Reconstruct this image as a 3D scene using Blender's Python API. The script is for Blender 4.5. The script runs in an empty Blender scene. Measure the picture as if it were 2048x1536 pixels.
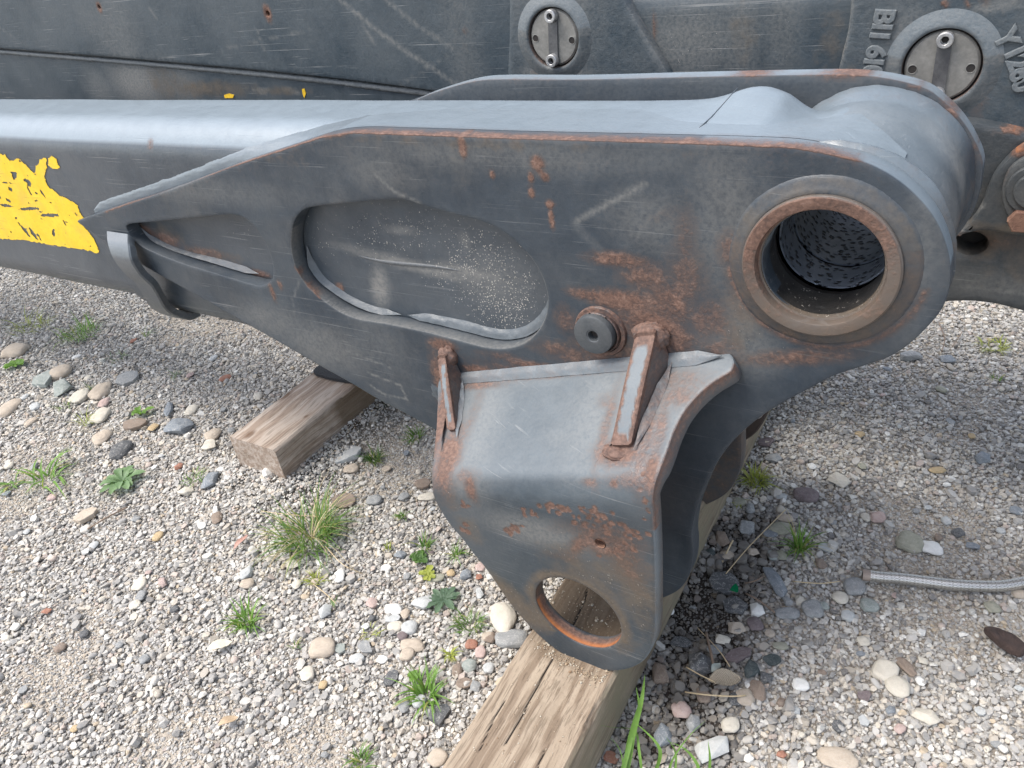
import bpy, math, random
import numpy as np
from mathutils import Vector, Matrix, noise, geometry
random.seed(7); rng = np.random.default_rng(7)
scene = bpy.context.scene
COL = scene.collection

# ------------------------------------------------------------------ camera
# world: X along the arm to the right, Y away from the camera (pin axis), Z up, ground at Z = 0
BORE_Z = 0.5323                      # height of the main pin bore
F, CX, CY = 1538.0, 1024.0, 768.0    # focal length in photo pixels
UA = Vector((0.8549585, -0.1810756, -0.48606336))
WA = Vector((0.50132835, 0.52893258, 0.68476288))
VA = Vector((-0.1331009, 0.82912119, -0.54299374))
CAM = Vector((0.1006589, -0.58181229, 0.28116335 + BORE_Z))
cam_d = bpy.data.cameras.new('camera'); cam = bpy.data.objects.new('camera', cam_d); COL.objects.link(cam)
cam_d.sensor_width = 36; cam_d.lens = 36 * F / 2048; cam_d.clip_start = 0.01; cam_d.clip_end = 2000
m = Matrix(((UA.x, UA.y, -UA.z, CAM.x), (WA.x, WA.y, -WA.z, CAM.y), (VA.x, VA.y, -VA.z, CAM.z), (0, 0, 0, 1)))
cam.matrix_world = m; scene.camera = cam
cam_d.dof.use_dof = False

# ------------------------------------------------------------------ world, sun, exposure
SUN_EL, SUN_AZ = math.radians(61), math.radians(-128)   # bright thin overcast, sun high on the left
wd = bpy.data.worlds.new('World'); scene.world = wd; wd.use_nodes = True
nt = wd.node_tree; nt.nodes.clear()
sky = nt.nodes.new('ShaderNodeTexSky'); sky.sky_type = 'NISHITA'; sky.sun_disc = False
sky.sun_elevation = SUN_EL; sky.sun_rotation = SUN_AZ
sky.air_density = 1.0; sky.dust_density = 3.0; sky.ozone_density = 1.0
hs = nt.nodes.new('ShaderNodeHueSaturation'); hs.inputs['Saturation'].default_value = 0.65
bg = nt.nodes.new('ShaderNodeBackground'); bg.inputs['Strength'].default_value = 0.15
wo = nt.nodes.new('ShaderNodeOutputWorld')
nt.links.new(sky.outputs[0], hs.inputs['Color']); nt.links.new(hs.outputs[0], bg.inputs[0]); nt.links.new(bg.outputs[0], wo.inputs[0])
sd = bpy.data.lights.new('sun', 'SUN'); sd.energy = 1.25; sd.angle = math.radians(26); sd.color = (1.0, 0.96, 0.9)
so = bpy.data.objects.new('sun', sd); COL.objects.link(so)
# direction TOWARDS the sun (sky rotation is measured from +Y towards +X)
sdir = Vector((math.sin(SUN_AZ) * math.cos(SUN_EL), math.cos(SUN_AZ) * math.cos(SUN_EL), math.sin(SUN_EL)))
so.rotation_euler = sdir.to_track_quat('Z', 'Y').to_euler()
vs = scene.view_settings; vs.view_transform = 'Standard'; vs.look = 'None'; vs.exposure = 1.28; vs.gamma = 1.0
vs.use_curve_mapping = False

# ------------------------------------------------------------------ photo pixel -> place
def ray(px, py):
    c = Vector(((px - CX) / F, -(py - CY) / F, 1.0))
    return Vector((c.dot(UA), c.dot(WA), c.dot(VA)))
def on_y(px, py, y):                       # point on the upright plane Y = y
    r = ray(px, py); return CAM + r * ((y - CAM.y) / r.y)
def on_z(px, py, z=0.0):                   # point on the level plane Z = z
    r = ray(px, py); return CAM + r * ((z - CAM.z) / r.z)
def dist_px(p):                            # metres per photo pixel at p
    return (Vector(p) - CAM).dot(Vector((UA.z, WA.z, VA.z))) / F
def xz(pts, y): return [(on_y(a, b, y).x, on_y(a, b, y).z) for a, b in pts]

# ------------------------------------------------------------------ node helpers
class NT:
    def __init__(s, name):
        s.m = bpy.data.materials.new(name); s.m.use_nodes = True; s.t = s.m.node_tree; s.t.nodes.clear()
        s.out = s.n('ShaderNodeOutputMaterial'); s.b = s.n('ShaderNodeBsdfPrincipled'); s.l(s.b.outputs[0], s.out.inputs[0])
    def n(s, k, **kw):
        x = s.t.nodes.new(k)
        for a, v in kw.items(): setattr(x, a, v)
        return x
    def l(s, a, b): s.t.links.new(a, b)
    def put(s, sock, v):
        if hasattr(v, 'is_output') or isinstance(v, bpy.types.NodeSocket): s.l(v, sock)
        else:
            if isinstance(v, tuple) and len(v) == 3 and sock.type == 'RGBA': v = v + (1,)
            sock.default_value = v
    def coord(s, scale=(1, 1, 1), rot=(0, 0, 0), loc=(0, 0, 0)):
        tc = s.n('ShaderNodeTexCoord'); mp = s.n('ShaderNodeMapping')
        mp.inputs['Scale'].default_value = scale; mp.inputs['Rotation'].default_value = rot; mp.inputs['Location'].default_value = loc
        s.l(tc.outputs['Object'], mp.inputs[0]); return mp.outputs[0]
    def noise(s, vec, scale, detail=4, rough=0.55, dist=0.0):
        x = s.n('ShaderNodeTexNoise'); s.l(vec, x.inputs['Vector'])
        x.inputs['Scale'].default_value = scale; x.inputs['Detail'].default_value = detail
        x.inputs['Roughness'].default_value = rough; x.inputs['Distortion'].default_value = dist
        return x.outputs['Fac']
    def voro(s, vec, scale, feat='F1'):
        x = s.n('ShaderNodeTexVoronoi', feature=feat); s.l(vec, x.inputs['Vector']); x.inputs['Scale'].default_value = scale
        return x.outputs['Distance'], x.outputs['Color'] if feat == 'F1' else None
    def attr(s, name): return s.n('ShaderNodeAttribute', attribute_name=name).outputs['Fac']
    def math(s, op, a, b=None, c=None, clamp=False):
        x = s.n('ShaderNodeMath', operation=op, use_clamp=clamp)
        s.put(x.inputs[0], a)
        if b is not None: s.put(x.inputs[1], b)
        if c is not None: s.put(x.inputs[2], c)
        return x.outputs[0]
    def rng(s, v, a, b, c=0.0, d=1.0):
        x = s.n('ShaderNodeMapRange'); x.clamp = True
        s.put(x.inputs[0], v); x.inputs[1].default_value = a; x.inputs[2].default_value = b
        x.inputs[3].default_value = c; x.inputs[4].default_value = d; return x.outputs[0]
    def ramp(s, v, stops, const=False):
        x = s.n('ShaderNodeValToRGB'); s.put(x.inputs[0], v); e = x.color_ramp.elements
        if const: x.color_ramp.interpolation = 'CONSTANT'
        while len(e) < len(stops): e.new(0.5)
        for i, (p, c) in enumerate(stops): e[i].position = p; e[i].color = tuple(c) + (1,)
        return x.outputs[0]
    def mix(s, f, a, b, mode='MIX'):
        x = s.n('ShaderNodeMix', data_type='RGBA', blend_type=mode); s.put(x.inputs[0], f); s.put(x.inputs[6], a); s.put(x.inputs[7], b)
        return x.outputs[2]
    def bump(s, h, strength, dist, nrm=None):
        x = s.n('ShaderNodeBump'); x.inputs['Strength'].default_value = strength; x.inputs['Distance'].default_value = dist
        s.put(x.inputs['Height'], h)
        if nrm is not None: s.l(nrm, x.inputs['Normal'])
        return x.outputs[0]
    def fin(s, col=None, rough=None, nrm=None, metal=None, spec=None):
        if col is not None: s.put(s.b.inputs['Base Color'], col)
        if rough is not None: s.put(s.b.inputs['Roughness'], rough)
        if metal is not None: s.put(s.b.inputs['Metallic'], metal)
        if spec is not None: s.b.inputs['Specular IOR Level'].default_value = spec
        if nrm is not None: s.l(nrm, s.b.inputs['Normal'])
        return s.m

def steel(name, base=(0.045, 0.052, 0.060), base2=(0.062, 0.068, 0.072), rough=0.42, dust=0.35, scr=1.0, grime=0.4, peel=1.0, brown=0.0, spec=0.42):
    """worn dark paint: cloudy tone, dust film, hair scratches, rust where the 'rust' attribute says so"""
    M = NT(name); c = M.coord()
    n1 = M.noise(c, 9, 6, 0.62); n2 = M.noise(c, 55, 5, 0.65); n3 = M.noise(c, 260, 3, 0.6); nf = M.noise(c, 900, 2, 0.6)
    paint = M.mix(M.rng(n1, 0.35, 0.65), base, base2)
    paint = M.mix(M.rng(n2, 0.45, 0.75, 0, 0.35), paint, tuple(x * 1.5 for x in base2))
    # brownish grime clouds
    g = M.math('MULTIPLY', M.rng(M.noise(c, 5.5, 7, 0.7, 0.6), 0.48, 0.72), M.rng(n2, 0.3, 0.7))
    paint = M.mix(M.math('MULTIPLY', g, grime), paint, (0.105, 0.088, 0.066))
    # hair scratches in several directions
    scrs = None
    for k, (ang, sx, sy) in enumerate(((0.05, 5, 420), (0.55, 7, 520), (-0.75, 8, 460), (1.35, 9, 600), (-0.2, 3, 300))):
        v = M.coord((sx, 40, sy), (0, ang, 0), (k * 3.1, k * 1.7, 0))
        s_ = M.rng(M.noise(v, 1.0, 2, 0.5, 0.3), 0.695, 0.74)
        scrs = s_ if scrs is None else M.math('MAXIMUM', scrs, s_)
    patch = M.rng(M.noise(c, 12, 3, 0.6), 0.42, 0.66)
    scrs = M.math('MULTIPLY', M.math('MULTIPLY', scrs, patch), 0.55 * scr)
    paint = M.mix(scrs, paint, (0.30, 0.30, 0.29))
    # dust : film + speckles + attribute
    da = M.attr('dust')
    spk = M.math('MULTIPLY', M.rng(nf, 0.64, 0.74), M.rng(n2, 0.40, 0.65))
    dd = M.math('ADD', M.math('MULTIPLY', M.rng(M.math('ADD', n1, M.math('MULTIPLY', n3, 0.4)), 0.5, 1.0), dust), M.math('MULTIPLY', spk, 0.5 * dust))
    dm = M.math('ADD', dd, M.math('MULTIPLY', da, M.rng(n3, 0.30, 0.60, 0.45, 1.0)), clamp=True)
    paint = M.mix(dm, paint, (0.20, 0.195, 0.18))
    # pale bluish tone: faded paint, and sky light painted onto upward faces
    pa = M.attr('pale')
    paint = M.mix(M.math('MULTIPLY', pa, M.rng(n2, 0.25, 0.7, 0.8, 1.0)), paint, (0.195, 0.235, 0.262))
    # sand grains stuck on
    sa = M.attr('sand')
    vd, _ = M.voro(c, 420)
    sm = M.math('MULTIPLY', M.rng(vd, 0.22, 0.34, 1, 0), M.rng(M.math('ADD', M.noise(c, 150, 3, 0.7), M.math('MULTIPLY', sa, 0.32)), 0.70, 0.80), clamp=True)
    sm = M.math('MULTIPLY', sm, M.rng(sa, 0.05, 0.3), clamp=True)
    paint = M.mix(sm, paint, M.mix(n3, (0.30, 0.26, 0.20), (0.62, 0.60, 0.55)))
    # brown mud
    ma = M.attr('mud')
    mm = M.rng(M.math('ADD', ma, M.math('MULTIPLY', M.math('SUBTRACT', n2, 0.5), 0.9)), 0.25, 0.75)
    paint = M.mix(M.math('MULTIPLY', mm, 0.85), paint, M.mix(n3, (0.075, 0.055, 0.037), (0.150, 0.118, 0.082)))
    # rust
    ra = M.attr('rust')
    rn = M.math('ADD', ra, M.math('MULTIPLY', M.math('SUBTRACT', M.math('ADD', M.math('MULTIPLY', n2, 0.6), M.math('MULTIPLY', n3, 0.4)), 0.5), 1.15))
    rm = M.rng(rn, 0.40, 0.74, 0, 0.86)
    rust = M.ramp(M.math('ADD', M.math('MULTIPLY', n3, 0.6), M.math('MULTIPLY', n2, 0.4)),
                  [(0.30, (0.050, 0.029, 0.022)), (0.45, (0.105, 0.058, 0.042)), (0.56, (0.160, 0.088, 0.062)), (0.72, (0.245, 0.158, 0.122))])
    # dark orange core where the attribute is above one (fresh rust)
    fresh = M.rng(ra, 1.1, 1.6)
    rust = M.mix(fresh, rust, M.mix(n3, (0.26, 0.075, 0.02), (0.42, 0.15, 0.04)))
    stain = M.rng(rn, 0.12, 0.46, 0, 0.42)
    paint = M.mix(stain, paint, (0.090, 0.055, 0.040))
    col = M.mix(rm, paint, rust)
    if brown: col = M.mix(brown, col, (0.055, 0.032, 0.024))
    ro = M.math('ADD', rough, M.math('ADD', M.math('MULTIPLY', dm, 0.25), M.math('MULTIPLY', M.math('SUBTRACT', n2, 0.5), 0.25)), clamp=True)
    ro = M.math('MAXIMUM', ro, M.math('MULTIPLY', rm, 0.85)); ro = M.math('MAXIMUM', ro, M.math('MULTIPLY', mm, 0.8))
    h = M.math('ADD', M.math('MULTIPLY', n3, 0.35 * peel), M.math('MULTIPLY', n2, 0.6 * peel))
    h = M.math('SUBTRACT', h, M.math('MULTIPLY', scrs, 0.5)); h = M.math('ADD', h, M.math('MULTIPLY', sm, 1.2))
    h = M.math('ADD', h, M.math('MULTIPLY', rm, M.math('ADD', 0.1, M.math('MULTIPLY', n3, 0.9))))
    return M.fin(col, ro, M.bump(h, 0.6, 0.0011), spec=spec)

MAT = {}
MAT['plate'] = steel('worn_grey_paint', (0.019, 0.029, 0.041), (0.031, 0.043, 0.056), 0.42, 0.13, 0.6, 0.40)
MAT['beam'] = steel('beam_grey_paint', (0.026, 0.038, 0.051), (0.040, 0.053, 0.067), 0.32, 0.20, 0.9, 0.12, spec=.62)
MAT['boom'] = steel('boom_blue_grey_paint', (0.024, 0.038, 0.050), (0.036, 0.052, 0.065), 0.45, 0.22, 1.0, 0.08, 1.4)
MAT['boom_cast'] = steel('boom_casting_paint', (0.028, 0.043, 0.055), (0.043, 0.059, 0.072), 0.5, 0.42, 0.5, 0.25, 2.4)
MAT['boom_low'] = steel('boom_lower_paint', (0.026, 0.034, 0.041), (0.038, 0.043, 0.046), 0.5, 0.30, 0.8, 0.5, 1.6)
MAT['bracket'] = steel('bracket_paint', (0.028, 0.040, 0.051), (0.043, 0.056, 0.068), 0.40, 0.20, 0.8, 0.3)
MAT['weld'] = steel('painted_weld', (0.036, 0.048, 0.060), (0.056, 0.070, 0.084), 0.38, 0.20, 0.2, 0.15, 2.0)
MAT['lobe'] = steel('brown_rusted_plate', (0.040, 0.034, 0.032), (0.058, 0.046, 0.042), 0.65, 0.25, 0.2, 0.7, 3.0, 0.45)

def simple(name, c1, c2, rough, scale, metal=0.0, bs=0.4, bd=0.0005, spec=0.5):
    M = NT(name); c = M.coord(); n = M.noise(c, scale, 5, 0.65); n2 = M.noise(c, scale * 7, 3, 0.6)
    col = M.mix(M.rng(n, 0.3, 0.7), c1, c2)
    col = M.mix(M.rng(n2, 0.35, 0.75, 0, 0.4), col, tuple(x * 0.6 for x in c1))
    return M.fin(col, M.math('ADD', rough, M.math('MULTIPLY', M.math('SUBTRACT', n, 0.5), 0.3)), M.bump(M.math('ADD', n, n2), bs, bd), metal, spec)
MAT['ring'] = steel('rusty_machined_ring', (0.075, 0.064, 0.055), (0.12, 0.10, 0.085), 0.5, 0.35, 0.5, 0.8, 1.0)
MAT['cap'] = simple('bare_steel_cap', (0.20, 0.195, 0.18), (0.30, 0.29, 0.265), 0.45, 40, 0.3)
MAT['capslot'] = simple('bare_steel_bar', (0.13, 0.13, 0.135), (0.17, 0.17, 0.17), 0.4, 60, 0.6)
MAT['bolt'] = simple('zinc_bolt', (0.42, 0.42, 0.42), (0.58, 0.57, 0.55), 0.35, 90, 0.6)
MAT['dark'] = simple('dark_recess', (0.012, 0.011, 0.011), (0.03, 0.024, 0.02), 0.8, 60)
MAT['rubber'] = simple('crumb_rubber', (0.012, 0.013, 0.016), (0.04, 0.042, 0.048), 0.75, 300, 0, 1.0, 0.003)
MAT['plug'] = simple('painted_plug', (0.055, 0.062, 0.068), (0.085, 0.09, 0.092), 0.42, 60)
MAT['rustybolt'] = simple('rusty_bolt', (0.13, 0.06, 0.04), (0.26, 0.15, 0.10), 0.8, 90, 0, 0.7, 0.001)
def bushing_mat():
    M = NT('dimpled_bushing'); c = M.coord(); d, _ = M.voro(c, 170); n = M.noise(c, 70, 4)
    pit = M.rng(d, 0.18, 0.42, 0, 1)
    col = M.mix(pit, (0.012, 0.012, 0.016), M.mix(n, (0.08, 0.095, 0.12), (0.28, 0.32, 0.38)))
    return M.fin(col, 0.3, M.bump(pit, 1.0, 0.002), 0.3)
MAT['bushing'] = bushing_mat()

# ------------------------------------------------------------------ object helpers
def link_obj(name, me, parent=None):
    o = bpy.data.objects.new(name, me); COL.objects.link(o)
    if parent is not None: o.parent = parent
    return o
def root_of(o):
    off = Vector((0, 0, 0))
    while o is not None: off += Vector(o.location); o = o.parent
    return off
def mesh_obj(name, verts, faces, mat, parent=None, smooth=None, attrs=None, loc=None):
    """verts in world metres; stored relative to the parent (or to loc)"""
    off = root_of(parent)
    if loc is not None: off = off + (Vector(loc) - off)
    V = np.asarray([tuple(v) for v in verts] if not isinstance(verts, np.ndarray) else verts, dtype=np.float64)
    Vl = V - np.array(off)
    me = bpy.data.meshes.new(name); me.from_pydata(Vl.tolist(), [], faces); me.update()
    if smooth is not None:
        me.shade_smooth()
        if smooth < 180: me.set_sharp_from_angle(angle=math.radians(smooth))
    if attrs:
        for k, arr in attrs.items():
            a = me.attributes.new(k, 'FLOAT', 'POINT'); a.data.foreach_set('value', np.asarray(arr, dtype=np.float32))
    if mat is not None: me.materials.append(mat)
    o = link_obj(name, me, parent)
    if loc is not None: o.location = Vector(loc) - root_of(parent)
    return o
def thing(name, loc, label, cat, group=None):
    o = bpy.data.objects.new(name, None); COL.objects.link(o); o.location = loc; o.empty_display_size = 0.05
    o['label'] = label; o['category'] = cat
    if group: o['group'] = group
    return o
def tag(o, label, cat, group=None):
    o['label'] = label; o['category'] = cat
    if group: o['group'] = group
    return o

def spline(pts, step, closed=True, tension=0.5):
    P = [np.array(p, float) for p in pts]; n = len(P); out = []
    rngi = range(n) if closed else range(n - 1)
    for i in rngi:
        p1, p2 = P[i], P[(i + 1) % n]
        p0 = P[(i - 1) % n] if closed or i > 0 else p1; p3 = P[(i + 2) % n] if closed or i + 2 < n else p2
        L = np.linalg.norm(p2 - p1)
        d0 = max(np.linalg.norm(p1 - p0), 1e-9) ** .5; d1 = max(L, 1e-9) ** .5; d2 = max(np.linalg.norm(p3 - p2), 1e-9) ** .5
        m1 = (p2 - p1) ; m2 = (p2 - p1)
        if np.linalg.norm(p1 - p0) > 1e-9: m1 = (p1 - p0) / d0 * d1 - (p2 - p0) / (d0 + d1) * d1 + (p2 - p1)
        if np.linalg.norm(p3 - p2) > 1e-9: m2 = (p2 - p1) - (p3 - p1) / (d1 + d2) * d1 + (p3 - p2) / d2 * d1
        k = max(1, int(round(L / step)))
        for j in range(k):
            t = j / k; t2, t3 = t * t, t * t * t
            out.append((2*t3-3*t2+1)*p1 + (t3-2*t2+t)*m1 + (-2*t3+3*t2)*p2 + (t3-t2)*m2)
    if not closed: out.append(P[-1])
    return np.array(out)
def circle2(cx, cy, r, n=64, ry=None):
    t = np.linspace(0, 2*np.pi, n, endpoint=False); return np.stack([cx + r*np.cos(t), cy + (ry or r)*np.sin(t)], 1)
def area2(P): return 0.5*np.sum(P[:,0]*np.roll(P[:,1],-1) - np.roll(P[:,0],-1)*P[:,1])
def inside(poly, Q):
    x, y = Q[:,0], Q[:,1]; r = np.zeros(len(Q), bool); n = len(poly); j = n-1
    for i in range(n):
        xi, yi = poly[i]; xj, yj = poly[j]
        if yi != yj:
            c = ((yi > y) != (yj > y)) & (x < (xj-xi)*(y-yi)/(yj-yi)+xi); r ^= c
        j = i
    return r
def offset2(P, d):     # inward offset for CCW polygons
    a = np.roll(P,1,0); b = np.roll(P,-1,0)
    e1 = P-a; e1 /= np.linalg.norm(e1,axis=1)[:,None]+1e-12; e2 = b-P; e2 /= np.linalg.norm(e2,axis=1)[:,None]+1e-12
    n = np.stack([-(e1+e2)[:,1], (e1+e2)[:,0]],1); n /= np.linalg.norm(n,axis=1)[:,None]+1e-12
    return P + n*d
def plate(name, outer, holes, thick, mapf, mat, parent, bevel=0.0015, grid=0.004, attrf=None, smooth=38, back_grid=None):
    """a plate cut to a 2-D outline with holes; mapf(a, b, depth) -> world point, depth 0 at the seen face"""
    loops = []
    for k, P in enumerate([outer]+list(holes)):
        P = np.asarray(P, float); ccw = area2(P) > 0
        if (k == 0) != ccw: P = P[::-1]
        loops.append(P)            # outer CCW, holes CW: offset2 moves into the material for both
    V = []; Fc = []; idx = []
    def ring(k, d, dep): 
        P = offset2(loops[k], d); s = len(V); V.extend([(p[0], p[1], dep) for p in P]); return s
    prof = [(bevel, 0.0), (bevel*0.30, bevel*0.30), (0.0, bevel), (0.0, thick-bevel), (bevel, thick)]
    starts = []
    for k in range(len(loops)):
        ss = [ring(k, d, dep) for d, dep in prof]; starts.append(ss); n = len(loops[k])
        for a, b in zip(ss[:-1], ss[1:]):
            for i in range(n):
                j = (i+1) % n; Fc.append((a+i, b+i, b+j, a+j))
    def cap(which, dep, g, flip):
        pts = []; ids = []; edges = []
        for k, ss in enumerate(starts):
            s = ss[which]; n = len(loops[k]); b0 = len(pts)
            for i in range(n): pts.append((V[s+i][0], V[s+i][1])); ids.append(s+i); edges.append((b0+i, b0+(i+1) % n))
        polys = [offset2(L, bevel) for L in loops]
        if g:
            A = np.array(pts); lo, hi = A.min(0), A.max(0)
            gx, gy = np.meshgrid(np.arange(lo[0]+g/2, hi[0], g), np.arange(lo[1]+g/2, hi[1], g*0.87))
            gx[1::2] += g/2; Q = np.stack([gx.ravel(), gy.ravel()], 1); Q += rng.uniform(-.12*g, .12*g, Q.shape)
            ok = inside(polys[0], Q)
            for h in polys[1:]: ok &= ~inside(h, Q)
            Q = Q[ok]
            B = A   # keep away from the boundary
            keep = np.ones(len(Q), bool)
            for s0 in range(0, len(Q), 4000):
                q = Q[s0:s0+4000]; d = np.min(((q[:,None,:]-B[None])**2).sum(2), 1); keep[s0:s0+4000] = d > (0.55*g)**2
            Q = Q[keep]
            base = len(V); V.extend([(q[0], q[1], dep) for q in Q]); ids += list(range(base, base+len(Q))); pts += [tuple(q) for q in Q]
        r = geometry.delaunay_2d_cdt([Vector(p) for p in pts], edges, [], 0, 1e-7, True)
        ov = [o[0] if o else -1 for o in r[3]]; rv = np.array([tuple(v) for v in r[0]])
        T = [f for f in r[2] if len(f) == 3]; TA = np.array(T); C = rv[TA].mean(1)
        ok = inside(polys[0], C)
        for h in polys[1:]: ok &= ~inside(h, C)
        for t, o_ in zip(T, ok):
            if o_ and all(ov[i] >= 0 for i in t):
                f = tuple(ids[ov[i]] for i in t); a, b, c = [np.array(V[i][:2]) for i in f]
                z = (b[0]-a[0])*(c[1]-a[1])-(b[1]-a[1])*(c[0]-a[0])
                if (z > 0) == flip: f = f[::-1]
                Fc.append(f)
    cap(0, 0.0, grid, False); cap(4, thick, back_grid, True)
    A = np.array(V); W = np.array([tuple(mapf(*v)) for v in V])
    attrs = attrf(A[:,0], A[:,1], A[:,2], W) if attrf else None
    return mesh_obj(name, W, Fc, mat, parent, smooth, attrs)

def lathe(prof, cx, cz, seg=96, attrf=None, close=False):
    """profile of (radius, y) round the Y axis through (cx, cz)"""
    V = []; Fc = []; n = len(prof)
    for r, y in prof:
        for i in range(seg):
            t = 2*math.pi*i/seg; V.append((cx+r*math.cos(t), y, cz+r*math.sin(t)))
    for k in range(n-1 if not close else n):
        a = k*seg; b = ((k+1) % n)*seg
        for i in range(seg):
            j = (i+1) % seg; Fc.append((a+i, a+j, b+j, b+i))
    return V, Fc
def box(x0, x1, y0, y1, z0, z1, bev=0.0):
    V = []; b = bev
    P = [(x0, y0, z0), (x1, y0, z0), (x1, y1, z0), (x0, y1, z0), (x0, y0, z1), (x1, y0, z1), (x1, y1, z1), (x0, y1, z1)]
    return P, [(0, 3, 2, 1), (4, 5, 6, 7), (0, 1, 5, 4), (1, 2, 6, 5), (2, 3, 7, 6), (3, 0, 4, 7)]
def tube(path, rad, seg=10, ripple=0.0, pitch=0.004, nz=0.0, squash=1.0, caps=True):
    """rounded bead along a path; rad number or function of t"""
    P = [Vector(p) for p in path]; V = []; Fc = []; L = 0; up = Vector((0, 0.02, 1)).normalized(); n = len(P)
    for i, p in enumerate(P):
        t = (P[min(i+1, n-1)]-P[max(i-1, 0)]).normalized()
        if i: L += (P[i]-P[i-1]).length
        s = t.cross(up)
        if s.length < .05: s = t.cross(Vector((0, 1, 0)))
        s.normalize(); u = s.cross(t)
        r = rad(i/(n-1)) if callable(rad) else rad
        r *= 1+ripple*math.sin(2*math.pi*L/pitch)
        for k in range(seg):
            a = 2*math.pi*k/seg; d = s*math.cos(a)+u*math.sin(a)
            rr = r*(1+nz*(noise.noise(p*140+d*1.3)))
            V.append(p+d*rr)
    for i in range(n-1):
        for k in range(seg):
            j = (k+1) % seg; Fc.append((i*seg+k, i*seg+j, (i+1)*seg+j, (i+1)*seg+k))
    if caps:
        Fc.append(tuple(range(seg))[::-1]); Fc.append(tuple((n-1)*seg+k for k in range(seg)))
    return V, Fc
def path3(pts, step=0.0012): return [tuple(p) for p in spline(pts, step, False)]
def blob(X, Z, items):
    """soft maximum of ellipses (cx, cz, rx, rz, strength, angle)"""
    out = np.zeros_like(X)
    for it in items:
        cx, cz, rx, rz, s = it[:5]; a = it[5] if len(it) > 5 else 0
        dx, dz = X-cx, Z-cz; c, q = math.cos(a), math.sin(a)
        u = (dx*c+dz*q)/rx; v = (-dx*q+dz*c)/rz
        d = np.sqrt(u*u+v*v); out = np.maximum(out, s*np.clip(1.35-0.75*d, 0, 1))
    return out
def seg_d(X, Z, pts):
    d = np.full_like(X, 1e9)
    for (ax, az), (bx, bz) in zip(pts[:-1], pts[1:]):
        ex, ez = bx-ax, bz-az; t = np.clip(((X-ax)*ex+(Z-az)*ez)/(ex*ex+ez*ez+1e-12), 0, 1)
        d = np.minimum(d, np.hypot(X-ax-t*ex, Z-az-t*ez))
    return d
def px_blobs(lst, y):
    out = []
    for it in lst:
        x, z = on_y(it[0], it[1], y).xz; k = dist_px(on_y(it[0], it[1], y))*1.1
        out.append((x, z, it[2]*k, it[3]*k, it[4], it[5] if len(it) > 5 else 0))
    return out

# ================================================================== SETTING : ground sheet
TIMBER_H = 0.08
def gh(x, y):
    p = Vector((x, y, 0))
    return 0.0045*noise.noise(p*2.3)+0.0035*noise.noise(p*7.1+Vector((3, 1, 0)))+0.0015*noise.noise(p*23)-0.004
DARK_SOIL = [on_z(1400, 1250), on_z(1340, 1420), on_z(1470, 1080)]
def dark_soil(x, y):       # darker bare soil along the right side of the long timber
    d = 1e9
    for a, b in ((DARK_SOIL[2], DARK_SOIL[0]), (DARK_SOIL[0], DARK_SOIL[1])):
        ex, ey = b.x-a.x, b.y-a.y; t = max(0, min(1, ((x-a.x)*ex+(y-a.y)*ey)/(ex*ex+ey*ey)))
        d = min(d, math.hypot(x-a.x-t*ex, y-a.y-t*ey))
    return max(0.0, min(1.0, 1.45-d/0.062+0.8*noise.noise(Vector((x*18, y*18, 0)))))
def sandy(x, y):      # patches where fine sand shows through
    p = Vector((x*3.1+4, y*3.1, 2)); v = noise.noise(p)+0.5*noise.noise(p*2.7)
    c = on_z(230, 1290); k = math.exp(-(((x-c.x)/.26)**2+((y-c.y)/.17)**2))
    c2 = on_z(1590, 850); k2 = math.exp(-(((x-c2.x)/.10)**2+((y-c2.y)/.10)**2))
    c3 = on_z(690, 1500); k3 = math.exp(-(((x-c3.x)/.07)**2+((y-c3.y)/.05)**2))
    return max(0.0, min(1.0, (v-0.14)*2.0+k*(.62+1.8*v)+0.6*k2+.8*k3))
def axis(lo, hi, st, far):
    a = list(np.arange(lo, hi+1e-9, st)); g = st; x = a[-1]
    while x < far: g *= 1.5; x += g; a.append(x)
    g = st; x = a[0]
    while x > -far: g *= 1.5; x -= g; a.insert(0, x)
    return a
gxs = axis(-2.6, 1.2, 0.025, 600); gys = axis(-0.9, 1.8, 0.025, 600)
gv = [(x, y, gh(x, y) if abs(x) < 5 and abs(y) < 5 else -0.004) for y in gys for x in gxs]; nx = len(gxs)
gf = [(j*nx+i, j*nx+i+1, (j+1)*nx+i+1, (j+1)*nx+i) for j in range(len(gys)-1) for i in range(nx-1)]
M = NT('gravelly_soil'); c = M.coord(); n1 = M.noise(c, 14, 6, 0.65); n2 = M.noise(c, 160, 5, 0.7); vd, vc = M.voro(c, 190); vd2, vc2 = M.voro(c, 420)
soil = M.mix(M.rng(n1, 0.3, 0.7), (0.34, 0.29, 0.23), (0.45, 0.395, 0.325))
sp = M.n('ShaderNodeSeparateColor'); M.l(vc2, sp.inputs[0])
grit = M.ramp(sp.outputs[0], [(0.0, (0.17, 0.15, 0.13)), (0.35, (0.32, 0.285, 0.235)), (0.7, (0.46, 0.41, 0.34)), (1.0, (0.64, 0.60, 0.53))])
sp3 = M.n('ShaderNodeSeparateColor'); M.l(vc, sp3.inputs[0])
chip = M.ramp(sp3.outputs[0], [(0.0, (.17, .165, .16)), (0.35, (.30, .29, .275)), (0.7, (.42, .40, .36)), (1.0, (.60, .58, .54))])
chip = M.mix(M.rng(vd, .38, .62), chip, (.20, .175, .145))
sn = M.attr('sandy')
col = M.mix(M.math('ADD', .45, M.math('MULTIPLY', sn, .0)), soil, grit)
col = M.mix(M.rng(sn, .0, .5, .85, .0), col, chip)
da = M.attr('dark_soil'); wet = M.mix(M.rng(n2, 0.3, 0.7), (0.016, 0.012, 0.009), (0.050, 0.038, 0.029))
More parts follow.
